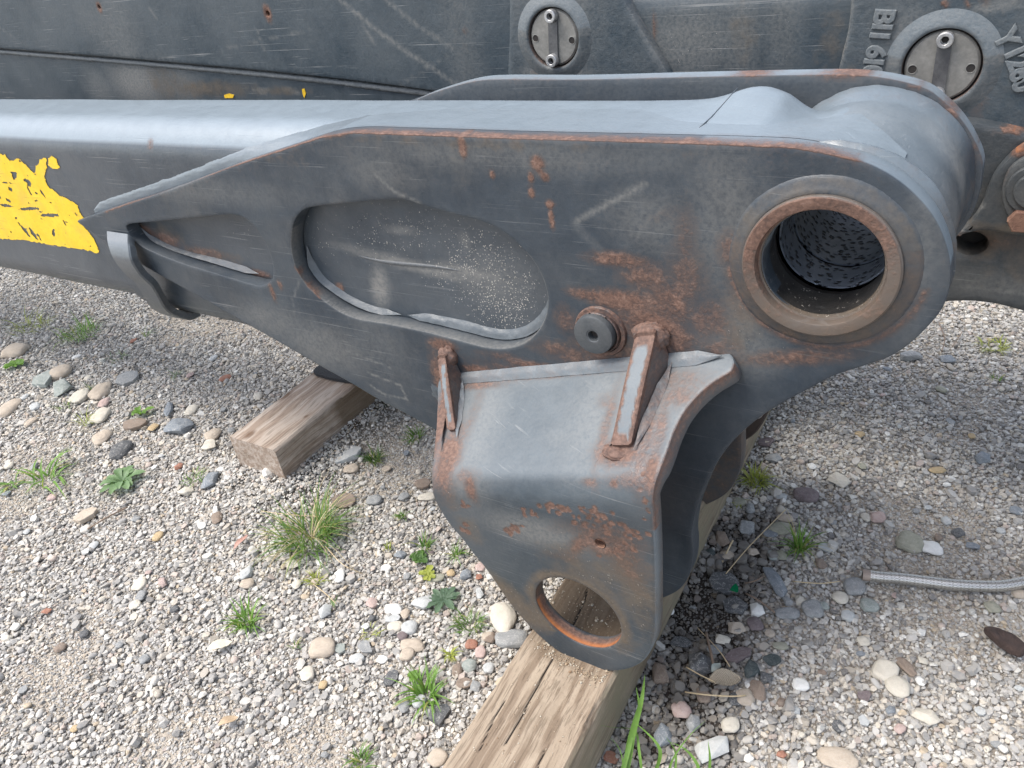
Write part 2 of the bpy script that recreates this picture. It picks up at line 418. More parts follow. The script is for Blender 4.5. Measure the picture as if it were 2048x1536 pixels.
col = M.mix(M.rng(M.math('ADD', da, M.math('MULTIPLY', M.math('SUBTRACT', n2, 0.5), 0.7)), 0.25, 0.7), col, wet)
hh = M.math('ADD', M.rng(vd2, 0.0, 0.5, 1, 0), M.math('MULTIPLY', n2, 1.5))
M.fin(col, 0.9, M.bump(hh, 0.8, 0.0022))
ground = mesh_obj('ground', gv, gf, M.m, smooth=180, attrs={'dark_soil': [dark_soil(v[0], v[1]) if abs(v[0]) < 3 and abs(v[1]) < 3 else 0 for v in gv], 'sandy': [sandy(v[0], v[1]) for v in gv]})
ground['kind'] = 'structure'

# ================================================================== THE ARM (front steelwork)
T = 0.022                                      # side plate thickness
arm = thing('excavator_dipper', (-0.16, 0.09, TIMBER_H), 'dark grey excavator arm with open pin bore and yellow marking resting on timbers', 'excavator arm')
NEAR_TOP = [(154,443),(163,439),(180,432),(239,413),(342,379),(478,328),(581,294),(640,275),(672,268),(707,265.5),(800,268),(1022,276),(1200,281),(1380,286),(1500,290),(1587,295),(1655,307),(1734,326),(1792,357),(1843,402),(1876,448),(1896,500),(1902,545),(1896,590),(1880,625),(1855,655),(1824,685),(1783,713),(1728,733),(1670,752),(1614,781),(1556,812),(1510,843),(1475,874),(1450,902),(1425,943),(1402,994),(1390,1030),(1384,1070),(1386,1100),(1384,1130),(1375,1158),(1358,1180),(1330,1195),(1295,1203),(1250,1195)]
NEAR_BOT = [(1205,1165),(1150,1105),(1080,1030),(1000,960),(930,905),(867,859),(805,825),(754,798),(702,767),(634,729),(560,686),(478,640),(420,607),(376,582),(320,551),(273,524),(235,502),(201,478),(176,460)]
near2 = spline(xz(NEAR_TOP+NEAR_BOT, 0), 0.004)
H1 = [(253,455),(256,450),(308,444),(410,434),(461,430),(489,437),(513,459),(533,493),(543,521),(546,545),(541,562),(519,572),(496,567),(440,550),(376,531),(340,518),(308,505),(284,493),(263,475)]
H2 = [(590,440),(607,420),(634,413),(702,406),(778,400),(812,402),(856,415),(908,429),(969,446),(1010,467),(1044,497),(1072,531),(1089,569),(1095,602),(1090,634),(1075,662),(1048,686),(1012,696),(976,695),(908,678),(839,661),(771,647),(713,637),(679,623),(641,596),(614,572),(594,540),(584,504),(583,470)]
hole1 = spline(xz(H1, 0), 0.004); hole2 = spline(xz(H2, 0), 0.004)
BH = on_y(1155, 1222, -0.118)                                # clevis pin hole centre
def bore(r, n=72): return circle2(0, BORE_Z, r, n)
PLUG = on_y(1200, 660, 0)

def near_attr(a, b, d, W):
    X, Z = a, b
    R = px_blobs([(925,293,8,20,.95),(1075,325,13,12,1.0),(1062,355,6,9,.95),(1090,354,8,8,.95),(1080,342,8,6,.8),(1063,385,6,9,.95),(1100,408,8,7,1),(1103,436,5,18,.9),(985,348,6,9,.8),
        (1240,520,60,14,.72),(1290,555,46,26,.6),(1180,590,40,12,.75),(1335,610,46,46,.66),(1300,650,60,40,.8),(1375,560,36,60,.5),(1420,640,44,50,.5),(1460,500,22,34,.55),(1480,570,24,70,.42),(1240,600,60,20,.85),
        (1590,715,90,16,.6,.25),(1090,736,80,9,.8),(960,742,34,10,.9),(885,690,26,12,.95),(880,770,14,70,.7),(1350,680,40,40,.62),(1440,700,40,30,.5),(1210,700,60,34,.62),(1130,640,20,30,.5),(545,585,6,18,.8),(1010,715,50,10,.5),(560,570,6,10,.6),(1130,705,60,20,.55),(1040,740,100,12,.5),
        (1330,430,40,14,.25,.6),(1370,480,20,60,.45)], 0)
    r = blob(X, Z, R)
    if True:
        top = np.array(xz([(210,424),(478,328),(640,275),(707,265.5),(1022,276),(1380,286),(1587,295),(1655,307),(1720,323)], 0))
        dt = seg_d(X, Z, top.tolist())
        r = np.maximum(r, np.clip(1.0-dt/0.0019, 0, .9)*np.where(d < 0.003, 1, np.where(d < .016, 0.42, .2)))
        r = np.maximum(r, np.where(dt < 0.05, 0.18*np.exp(-dt/0.016), 0))
        hb = seg_d(X, Z, xz([(590,535),(614,572),(641,598)], 0)); r = np.maximum(r, np.clip(0.85-hb/0.0024, 0, 1)*(d < .006))
    rr = np.hypot(X, Z-BORE_Z)
    r = np.maximum(r, np.clip(0.62-np.abs(rr-0.074)/0.010, 0, 1)*(Z < BORE_Z-0.01))
    du = blob(X, Z, px_blobs([(760,340,70,30,.25),(700,480,20,90,.2),(1450,430,60,120,.32),(1480,640,30,70,.4),(1480,700,60,40,.38),(1300,440,70,50,.3),(640,690,90,40,.38),(540,640,80,30,.35),(760,700,60,50,.22),(1840,500,26,160,.25),(1000,310,300,26,.28),(400,380,180,20,.25)], 0))
    for seg, w, s in (([(1155,441),(1215,408),(1290,368)], .0026, .55), ([(745,345),(790,385),(840,405)], .0018, .5), ([(735,745),(800,770),(815,800),(770,790),(740,770)], .0012, .6), ([(1275,470),(1320,420)], .002, .4), ([(1150,450),(1200,500)], .004, .16), ([(690,700),(780,735)], .0012, .5), ([(1268,380),(1262,470)], .0014, .3), ([(600,560),(585,600),(590,640)], .0012, .3)):
        du = np.maximum(du, s*np.clip(1.5-seg_d(X, Z, xz(seg, 0))/w, 0, 1))
    rim = seg_d(X, Z, np.vstack([hole2, hole2[:1]]).tolist()); du = np.maximum(du, .5*np.clip(1.2-rim/0.0016, 0, 1)*(d < .004)*(Z < BORE_Z-.02))
    od = seg_d(X, Z, near2[(near2[:, 1] > BORE_Z-.02)].tolist()) if False else np.abs(np.hypot(X, Z-BORE_Z)-.0925)
    pale = .75*((d > .0016) & (d < T-.001) & (Z > BORE_Z+.01) & (X > -1.1))*np.clip(1.2-.9*(X < -.1), 0, 1)  # sky brightness painted on the plate's upward edge
    sa = blob(X, Z, px_blobs([(1500,660,60,80,.35),(1820,560,20,60,.2)], 0))
    mud = blob(X, Z, px_blobs([(1480,640,40,90,.42),(1400,740,60,30,.35),(1230,690,70,30,.4),(1150,700,60,30,.35),(1000,290,420,12,.35),(560,320,110,12,.3)], 0))
    back = np.where(d > T*0.5, 1, 0)
    return {'rust': r, 'dust': du*(1-back), 'pale': pale, 'sand': sa, 'mud': mud}
flat = lambda y0: (lambda a, b, d: (a, y0+d, b))
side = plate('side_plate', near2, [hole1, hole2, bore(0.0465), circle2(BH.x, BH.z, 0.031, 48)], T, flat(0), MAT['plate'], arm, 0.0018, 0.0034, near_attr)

# far side plate, seen above and right of the beam
YF = 0.1795
FAR_TOP = [(835,198),(851,191),(902,174),(940,164),(965,160),(1000,158.5),(1158,159),(1380,154),(1587,150),(1717,150),(1792,160),(1854,178),(1888,203),(1922,238),(1949,280),(1966,325)]
ft = xz(FAR_TOP, YF)
ang = np.linspace(math.radians(5), math.radians(-62), 12); re = math.hypot(ft[-1][0], ft[-1][1]-BORE_Z)
farpts = ft+[(re*math.cos(t)*0.99, BORE_Z+re*math.sin(t)) for t in ang]+xz(NEAR_TOP, 0)[31:]+xz(NEAR_BOT, 0)
sh = ft[0][0]-xz([(640,275)], 0)[0][0]
farpts = farpts[:-3]+[(ft[0][0]-0.42, BORE_Z-0.05)]
far2 = spline(farpts, 0.006)
def far_attr(a, b, d, W):
    dt = seg_d(a, b, ft); r = np.clip(1.0-dt/0.0025, 0, .9)*np.where(d < .004, .40, .08)
    r = np.maximum(r, blob(a, b, px_blobs([(1700,150,50,3,.8),(1900,218,24,8,.6,-.9),(1500,151,40,3,.7),(1830,175,16,5,.6),(1948,300,5,20,.6)], YF)))
    r = np.maximum(r, np.where(b < BORE_Z-.2, .35, 0))
    return {'rust': r, 'dust': np.full_like(a, .12), 'mud': np.where(b < BORE_Z-.2, .35, 0), 'pale': np.where((d > .0016) & (d < T-.001) & (dt < .004), .95, 0)}  # 'pale': top edge coloured brighter because it faces the sky
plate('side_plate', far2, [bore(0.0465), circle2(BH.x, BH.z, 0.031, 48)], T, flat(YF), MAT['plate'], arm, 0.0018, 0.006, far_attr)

# box beam
RC = 0.045; Y0, Y1 = T+0.0006, YF-0.0006; ZB, ZT = BORE_Z-0.200, BORE_Z+0.0865
def section():
    pts = []
    def arc(cy, cz, a0, a1, n=12):
        for i in range(n+1):
            t = a0+(a1-a0)*i/n; pts.append((cy+RC*math.cos(t), cz+RC*math.sin(t)))
    arc(Y0+RC, ZT-RC, math.pi, math.pi/2); 
    for y in np.linspace(Y0+RC, Y1-RC, 8)[1:-1]: pts.append((y, ZT))
    arc(Y1-RC, ZT-RC, math.pi/2, 0); arc(Y1-RC, ZB+RC, 0, -math.pi/2); arc(Y0+RC, ZB+RC, -math.pi/2, -math.pi)
    k = len(pts); z0, z1 = ZB+RC, ZT-RC
    for i in range(1, 40): pts.append((Y0, z0+(z1-z0)*i/40))
    return pts
sec = section(); us = list(np.arange(-2.6, -1.35, 0.05))+list(np.arange(-1.35, 0.001, 0.0045)); V = []; A_r = []; A_s = []; A_d = []; A_p = []; A_m = []
def top_dz(x, y):
    f = (y-Y0)/(Y1-Y0); far_ = max(0, f-.35)/.65
    rid = 0.0165*math.exp(-((x+.094)/(.030 if x < -.094 else .040))**2)*far_
    dip = -0.012*max(0, min(1, (x+0.085)/0.06))*far_
    return rid+dip+0.004*max(0, min(1, (x+.2)/.1))*(1-far_)
rb1 = px_blobs([(600,300,12,5,.8),(440,255,8,4,.7),(160,250,10,5,.7),(295,290,8,9,.75),(220,255,16,4,.75),(382,262,14,4,.75),(1600,270,60,9,.35)], Y0)
r_in = px_blobs([(290,465,26,14,.9),(330,480,40,14,.7),(410,505,60,10,.6),(420,520,30,6,.9),(680,575,8,8,1.0),(450,530,60,5,.8),(520,548,26,6,.9)], Y0)
s_in = px_blobs([(660,480,60,60,.42),(760,470,90,60,.55),(840,470,120,60,.55),(960,530,100,80,.8),(1000,610,80,60,.95),(900,560,60,60,.6),(490,480,40,40,.35),(700,430,60,30,.3),(1040,570,40,60,.7)], Y0)
d_in = px_blobs([(820,530,130,9,.7,-.12),(940,545,60,10,.7,-.1),(760,575,16,34,.8,-.25),(800,460,30,5,.6),(930,480,10,14,.4),(990,560,70,40,.3)], Y0)
pale_top = [(-0.10, 0.11, .05, .07, 0)]
for x in us:
    for y, z in sec:
        zz = z+(top_dz(x, y) if z > BORE_Z+.03 else 0); zz += 0.0008*noise.noise(Vector((x*6, y*9, z*9)))
        if x > -.070 and z > BORE_Z+.03:
            f = min(1, (x+.070)/.055); f = f*f*(3-2*f); tz = BORE_Z+math.sqrt(max(1e-6, .0835**2-x*x))+.0012-.004*max(0, (x+.02)/.02)
            zz = zz+(min(tz, z+.0) - zz)*f*(1 if z > BORE_Z+.07 else .4)+.0011*noise.noise(Vector((x*70, y*50, 0)))*f-.005*math.exp(-((x+.034)/.013)**2)*max(0, (y-Y0)/(Y1-Y0)-.3)
        if x > -.0525: zz = max(zz, BORE_Z+.054)
        V.append((x, y, zz))
VA_ = np.array(V); X, Yv, Z = VA_.T
front = Yv < Y0+0.012
A_r = np.maximum(blob(X, Z, r_in+rb1)*front, 0); A_s = blob(X, Z, s_in)*front
A_d = blob(X, Z, d_in)*front
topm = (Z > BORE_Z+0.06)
A_d = np.maximum(A_d, topm*0.16)
A_d = np.maximum(A_d, topm*0.8*np.clip(1-np.hypot((X+0.085)/.085, (Yv-.09)/.10), 0, 1))
A_r = np.maximum(A_r, topm*np.clip(.55-np.abs(Yv-(Y0+.006))/.01, 0, 1)*(X > -.5))
A_p = topm*1.0  # sky reflection of the beam top put into its colour
m_in = blob(X, Z, px_blobs([(330,470,60,20,.5),(420,510,90,14,.45)], Y0))*front
ns = len(sec)
bf = [(i*ns+k, (i+1)*ns+k, (i+1)*ns+(k+1) % ns, i*ns+(k+1) % ns) for i in range(len(us)-1) for k in range(ns)]
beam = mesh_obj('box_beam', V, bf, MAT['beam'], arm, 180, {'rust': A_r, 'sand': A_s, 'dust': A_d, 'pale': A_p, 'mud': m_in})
endcap = [tuple(V[(len(us)-1)*ns+k]) for k in range(ns)]
mesh_obj('end_panel', endcap, [tuple(range(ns))], MAT['beam'], arm)
# bottom closing panel wrapped from the beam to the side plates
cl = [(-1.02, BORE_Z-0.200), (-0.90, BORE_Z-0.203), (-0.80, BORE_Z-0.204), (-0.66, BORE_Z-0.215), (-0.5, BORE_Z-0.262), (-0.40, BORE_Z-0.285), (-0.33, BORE_Z-0.30)]
V = []; 
for x, z in cl:
    for y, dz in ((0.0235, .045), (0.026, .018), (0.034, .004), (0.05, 0), (0.10, 0), (0.15, 0), (0.17, .004), (0.178, .018), (0.1785, .045)): V.append((x, y, z+dz))
mesh_obj('bottom_panel', V, [(i*9+k, i*9+k+1, (i+1)*9+k+1, (i+1)*9+k) for i in range(len(cl)-1) for k in range(8)], MAT['beam'], arm, 180)

# boss tube between the plates, bearing ring, inner bushings
RT = 0.0835
prof = [(0.0700, T-.002), (0.0892, T-.001), (0.0884, T+.003), (0.0866, T+.007), (0.0850, T+.012), (RT+.0006, T+.018), (RT, T+.023)]+[(RT, y) for y in np.linspace(T+.027, YF-.03, 14)]+[(RT, YF-.024), (RT+.0018, YF-.018), (0.0865, YF-.010), (0.0885, YF-.003), (0.0885, YF-.0003)]
V, Fc = lathe(prof, 0, BORE_Z, 128)
VV = np.array(V); ph = np.arctan2(VV[:,2]-BORE_Z, VV[:,0])
g = np.array([0.0022*noise.noise(Vector(v)*26)+0.0007*noise.noise(Vector(v)*110) for v in V])
wz = (np.abs(VV[:,1]-T) < .017) | (np.abs(VV[:,1]-YF) < .022)
VV[:,0] += np.cos(ph)*g*(0.25+wz); VV[:,2] += np.sin(ph)*g*(0.25+wz)
P = np.array([[on_y(a, b, .14)[0], .13, on_y(a, b, .14)[2]] for a, b in ((1880,290), (1900,330), (1830,300))])
du = np.zeros(len(VV)); 
for c_, r_, s_ in ((P[0], .028, 1.0), (P[1], .024, .9), (np.array([.0, .10, BORE_Z+.084]), .04, .55), (np.array([.078, .06, BORE_Z+.03]), .035, .5)):
    du = np.maximum(du, s_*np.clip(1.5-np.linalg.norm(VV-c_, axis=1)/r_, 0, 1))
mesh_obj('boss_tube', VV, Fc, MAT['beam'], arm, 180, {'dust': du, 'pale': np.clip((VV[:,2]-BORE_Z-.035)/.04, 0, .65), 'rust': np.where(wz, .16, 0.05), 'mud': np.where(VV[:,2] < BORE_Z+.02, .3, 0)})  # 'pale' paints sky light on the upper side of the tube
# near weld collar + protruding ring
YR = -0.0100
prof = [(0.0725, 0.0008), (0.0718, -0.0002), (0.0690, -0.0014), (0.0660, -0.0026), (0.0630, -0.0036), (0.0600, -0.0054), (0.0590, -0.0050)]
V, Fc = lathe(prof, -.002, BORE_Z, 144); VV = np.array(V); a_ = np.arctan2(VV[:,2]-BORE_Z, VV[:,0]); rr = np.hypot(VV[:,0]+.002, VV[:,2]-BORE_Z)
k = np.array([1+0.018*noise.noise(Vector((math.cos(t)*2.2, math.sin(t)*2.2, 5))) for t in a_]); mid = np.clip((rr-.062)/.01, 0, 1)
VV[:,0] = -.002+np.cos(a_)*rr*(1+(k-1)*mid); VV[:,2] = BORE_Z+np.sin(a_)*rr*(1+(k-1)*mid); VV[:,1] -= 0.0002*np.sin(a_*60+3*np.sin(a_*7))*mid*(rr < .073)
mesh_obj('weld_collar', VV, Fc, MAT['plate'], arm, 180, {'mud': np.where(rr < .070, .44, .25), 'dust': np.full(len(VV), .10), 'rust': np.clip(.30+0*rr, 0, 1)*(VV[:,2] < BORE_Z+.02)})
prof = [(0.0592, 0.001), (0.0592, YR+.0016), (0.0577, YR), (0.0520, YR-.0002), (0.0490, YR+.0006), (0.0482, YR+.0022), (0.0476, YR+.0080), (0.0462, YR+.0086), (0.0458, YR+.0105), (0.0450, YR+.014), (0.0452, YR+.015)]
V, Fc = lathe(prof, -.002, BORE_Z, 144); VV = np.array(V); rr = np.hypot(VV[:,0]+.002, VV[:,2]-BORE_Z); an = np.arctan2(VV[:,2]-BORE_Z, VV[:,0])
up = np.clip((np.sin(an-.35)+.35)/1.1, 0, 1)
ru = np.where(rr > .058, .25, np.where(rr > .0468, .36+.50*up, .2)); ru[VV[:,1] > .002] = .0
mesh_obj('bearing_ring', VV, Fc, MAT['ring'], arm, 40, {'rust': ru, 'sand': np.where((rr < .0468) & (VV[:,2] < BORE_Z), .55, 0), 'mud': np.where(rr < .0468, .5, .30*(1-up)+.1)})
V, Fc = lathe([(.0450, YR+.013), (.0450, .040), (.0464, .0408), (.0464, 0.0)], -.002, BORE_Z, 96)
mesh_obj('shaded_bore', V, Fc, steel('bore_shade', (.012, .012, .013), (.022, .021, .02), .35, .1, .2, .3, 1.5), arm, 40, {'sand': np.full(len(V), .42)})  # sleeve coloured near black for the shade inside the bore
for ya, yb, mt in ((0.0402, 0.052, 'dark'), (0.052, 0.092, 'bushing'), (0.098, 0.2, 'bushing')):
    r0 = 0.0445 if mt == 'bushing' else .049
    V, Fc = lathe([(r0, ya), (r0, yb), (r0+.0015, yb), (r0+.0015, ya)], -.001, BORE_Z, 96, close=True)
    Fc = [f[::-1] for f in Fc]
    mesh_obj('bushing' if mt == 'bushing' else 'grease_groove', V, Fc, MAT[mt], arm, 50)
V, Fc = lathe([(0.0495, 0.09), (0.0495, 0.10)], -.001, BORE_Z, 64); mesh_obj('grease_groove', V, [f[::-1] for f in Fc], MAT['dark'], arm, 180)
V, Fc = lathe([(0.0888, YF+T-.0005), (0.0888, YF+T+.003), (0.06, YF+T+.012), (0.046, YF+T+.012), (0.046, YF+T-.005)], 0, BORE_Z, 96)
mesh_obj('bearing_ring', V, Fc, MAT['ring'], arm, 40)

# weld beads : along the sloping top of the side plate, plate top to beam, inside the pockets
def bead(pts, r, ripple=.10, pitch=.0042, nz=.25, mat='weld', parent=arm, attrs=None, name='weld_bead', seg=10):
    V, Fc = tube(path3(pts), r, seg, ripple, pitch, nz)
    n = len(V); at = {'dust': np.full(n, .25), 'pale': np.full(n, .45)}
    if attrs: at.update({k: np.full(n, v) for k, v in attrs.items()})
    return mesh_obj(name, V, Fc, MAT[mat], parent, 180, at)
def up_y(px, dy, dz=0, y=0): 
    q = on_y(px[0], px[1], y); return (q.x, y+dy, q.z+dz)
def beam_at(s_):            # point (y, z) on the front/top outline of the beam at arc length s_ above the lower end of the front corner
    z0 = ZT-RC
    if s_ < 0: return Y0, z0+s_
    if s_ < RC*math.pi/2: t = s_/RC; return Y0+RC-RC*math.cos(t), z0+RC*math.sin(t)
    return Y0+RC+(s_-RC*math.pi/2), ZT
tl = spline([on_y(*p, 0).xz[:] for p in [(165,437),(180,432),(239,413),(342,379),(478,328),(581,294),(640,275),(672,268),(707,265.5),(800,268),(1022,276),(1200,281),(1380,286),(1500,290),(1587,295),(1655,307),(1734,326),(1792,357)]], .0035, False)
def topz(x):
    f = max(0, min(1, (x+.070)/.055)); f = f*f*(3-2*f); return ZT+(BORE_Z+math.sqrt(max(1e-6, .0840**2-x*x))-ZT)*f
V = []; nk = 9
for i, (x, z) in enumerate(tl):
    s0 = z-(ZT-RC) if z < ZT-RC else (RC*math.asin(min(1, (z-(ZT-RC))/RC)) if z < ZT else RC*math.pi/2)
    f = min(1, max(0, (x+.50)/.10)); wob = .0016*noise.noise(Vector((x*45, 0, 0)))+.0009*noise.noise(Vector((x*170, 2, 0)))
    L = (.0125+.030*f)*(1-.75*max(0, min(1, (-x-1.0)/.03)))+wob*(1-f*.6)
    e = beam_at(s0+L); a_ = (T-.0008, z-.0003)
    if x > -.07: e = (e[0]*(1-max(0, x)/.08)+.032*max(0, x)/.08, min(e[1], topz(x)+.0003))
    for k in range(nk):
        t = k/(nk-1); y = a_[0]+(e[0]-a_[0])*t; zz = a_[1]+(e[1]-a_[1])*t
        bul = math.sin(math.pi*t)*(.0012*(1-f)-.0002*f)+.0007*(1-f*.7)*noise.noise(Vector((x*60+t*3, t*4, 1)))*math.sin(math.pi*t)
        V.append((x, y-bul*.7, zz+bul+.0003))
mesh_obj('fillet_weld', V, [(i*nk+k, (i+1)*nk+k, (i+1)*nk+k+1, i*nk+k+1) for i in range(len(tl)-1) for k in range(nk-1)], MAT['beam'], arm, 180,
         {'dust': np.full(len(V), .22), 'pale': np.array([.95 if v[0] > -.50 else .6 for v in V]), 'rust': [(.30 if i % nk == 0 else .08)*(V[i][0] > -.45) for i in range(len(V))]})  # carries the same painted sky tint as the beam top
bead([(-.115, y, ZT+top_dz(-.115, y)+.0003) for y in np.linspace(.045, .150, 12)], .0006, 0, .004, .3, attrs={'pale': .1, 'dust': 0, 'mud': .3})
# bulky welds where the top sheet meets the boss tube
def lump(cx, cy, cz, rx, ry, rz, name='weld_build_up', attrs=None, seed=0, mat='weld', parent=arm):
    V = []; Fc = []; n1, n2 = 28, 36
    for i in range(n1+1):
        for j in range(n2):
            th = math.pi*i/n1; p = 2*math.pi*j/n2
            d = Vector((math.sin(th)*math.cos(p), math.sin(th)*math.sin(p), math.cos(th)))
            k = 1+.16*noise.noise(d*2.5+Vector((seed, 0, 0)))+.08*noise.noise(d*6+Vector((seed, 3, 0)))+.03*noise.noise(d*14)
            V.append((cx+rx*d.x*k, cy+ry*d.y*k, cz+rz*d.z*k))
    for i in range(n1):
        for j in range(n2):
            a = i*n2+j; b = i*n2+(j+1) % n2; Fc.append((a, a+n2, b+n2, b))
    n = len(V); at = {'dust': np.full(n, .4), 'pale': np.full(n, .35)}
    if attrs: at.update({k: np.full(n, v) for k, v in attrs.items()})
    return mesh_obj(name, V, Fc, MAT[mat], parent, 180, at)
def fillet(A, B, name='fillet_weld', mat='weld', attrs=None, amp=.0008, bul=0.0, fr=90, nk=7, parent=arm):
    A = spline([tuple(a) for a in A], .0022, False); n = len(A); Bq = spline([tuple(b) for b in B], .0022, False)
    u = np.linspace(0, 1, len(Bq)); ui = np.linspace(0, 1, n); Bq = np.stack([np.interp(ui, u, Bq[:, k]) for k in range(3)], 1); V = []
    for i in range(n):
        e = min(i, n-1-i)/12; tp = min(1, .06+e); a_, b_ = Vector(A[i]), Vector(Bq[i]); m_ = (a_+b_)/2
        a_ = m_+(a_-m_)*tp; b_ = m_+(b_-m_)*tp
        for k in range(nk):
            t = k/(nk-1); p = a_.lerp(b_, t); w_ = math.sin(math.pi*t); q = p*fr
            p = p+Vector((noise.noise(q), noise.noise(q+Vector((9, 0, 0)))-bul/amp*w_*.8 if amp else 0, noise.noise(q+Vector((0, 9, 0)))+bul/amp*w_ if amp else 0))*amp*(.35+.65*w_)
            V.append(p)
    n2 = len(V); at = {'dust': np.full(n2, .12), 'pale': np.full(n2, .2)}
    if attrs: at.update({k: (np.full(n2, v) if np.isscalar(v) else v) for k, v in attrs.items()})
    return mesh_obj(name, V, [(i*nk+k, (i+1)*nk+k, (i+1)*nk+k+1, i*nk+k+1) for i in range(n-1) for k in range(nk-1)], MAT[mat], parent, 180, at)
r2 = hole2; 
def hole_fillet(pts, w_, cx, cy, **kw):
    c_ = on_y(cx, cy, 0); A = []; B = []
    for a, b in pts:
        p = on_y(a, b, 0); d = Vector((c_.x-p.x, 0, c_.z-p.z)).normalized(); A.append((p.x+d.x*.0004, T-.0055, p.z+d.z*.0004)); B.append((p.x+d.x*w_, Y0-.0003, p.z+d.z*w_))
    fillet(A, B, **kw)
hole_fillet([(1093,590),(1091,632),(1076,660),(1048,684),(1012,694),(976,693),(908,676),(839,659),(790,650)], .0105, 900, 520, attrs={'pale': .12, 'dust': .08}, amp=.0013, bul=.0008, fr=120)
hole_fillet([(586,505),(596,540),(616,571),(643,594),(676,616),(720,636),(780,650)], .0085, 850, 500, attrs={'pale': .08, 'dust': .05}, amp=.0006)
hole_fillet([(256,466),(270,481),(300,500),(345,518),(420,541),(500,566)], .0080, 440, 480, attrs={'pale': .1, 'dust': .05, 'rust': .2}, amp=.0007)

# stiffening rib pressed line on the beam side, seen through the big pocket
bead([(on_y(a, b, Y0).x, Y0+.0012, on_y(a, b, Y0).z) for a, b in ((690,505),(760,522),(880,535),(950,548))], lambda t: .0006+.0022*math.sin(math.pi*min(1, max(0, t))), 0, .01, .1, 'beam', attrs={'sand': .3, 'dust': .3, 'pale': 0}, name='pressed_rib')

# hooked strap where the closing panel starts
HK = [(212,462),(214,486),(224,515),(246,545),(268,565),(285,592),(303,617),(330,630),(352,634),(374,627)]
yh = [-.006, -.020, -.026, -.022, -.014, -.006, .006, .022, .036, .052]
Vh = []; npt = len(HK); wid = [.052, .050, .044, .040, .040, .040, .040, .040, .040, .034]
C3 = spline([(*on_y(a, b, y)[:],) for (a, b), y in zip(HK, yh)], .006, False); W3 = np.interp(np.linspace(0, 1, len(C3)), np.linspace(0, 1, npt), wid)
for i, p in enumerate(C3):
    q0 = C3[max(0, i-1)]; q1 = C3[min(len(C3)-1, i+1)]; t = Vector((0, q1[1]-q0[1], q1[2]-q0[2])).normalized(); nrm = Vector((0, t.z, -t.y))   # into the beam
    nrm = -nrm if nrm.y < 0 and i < len(C3)*.6 else nrm
    if i >= len(C3)*.6 and nrm.z < 0: nrm = -nrm
    th = .011; w = W3[i]; bv = .002
    for dx, dn in ((0, bv), (bv, 0), (w-bv, 0), (w, bv), (w, th), (0, th)): Vh.append(Vector(p)+Vector((dx, 0, 0))+nrm*dn)
Fh = [(i*6+k, i*6+(k+1) % 6, (i+1)*6+(k+1) % 6, (i+1)*6+k) for i in range(len(C3)-1) for k in range(6)]+[tuple(range(6))[::-1], tuple((len(C3)-1)*6+k for k in range(6))]
mesh_obj('hooked_strap', Vh, Fh, MAT['beam'], arm, 40, {'pale': np.array([.5 if v[2] > BORE_Z-.085 else .05 for v in Vh])*.6, 'dust': np.full(len(Vh), .2)})

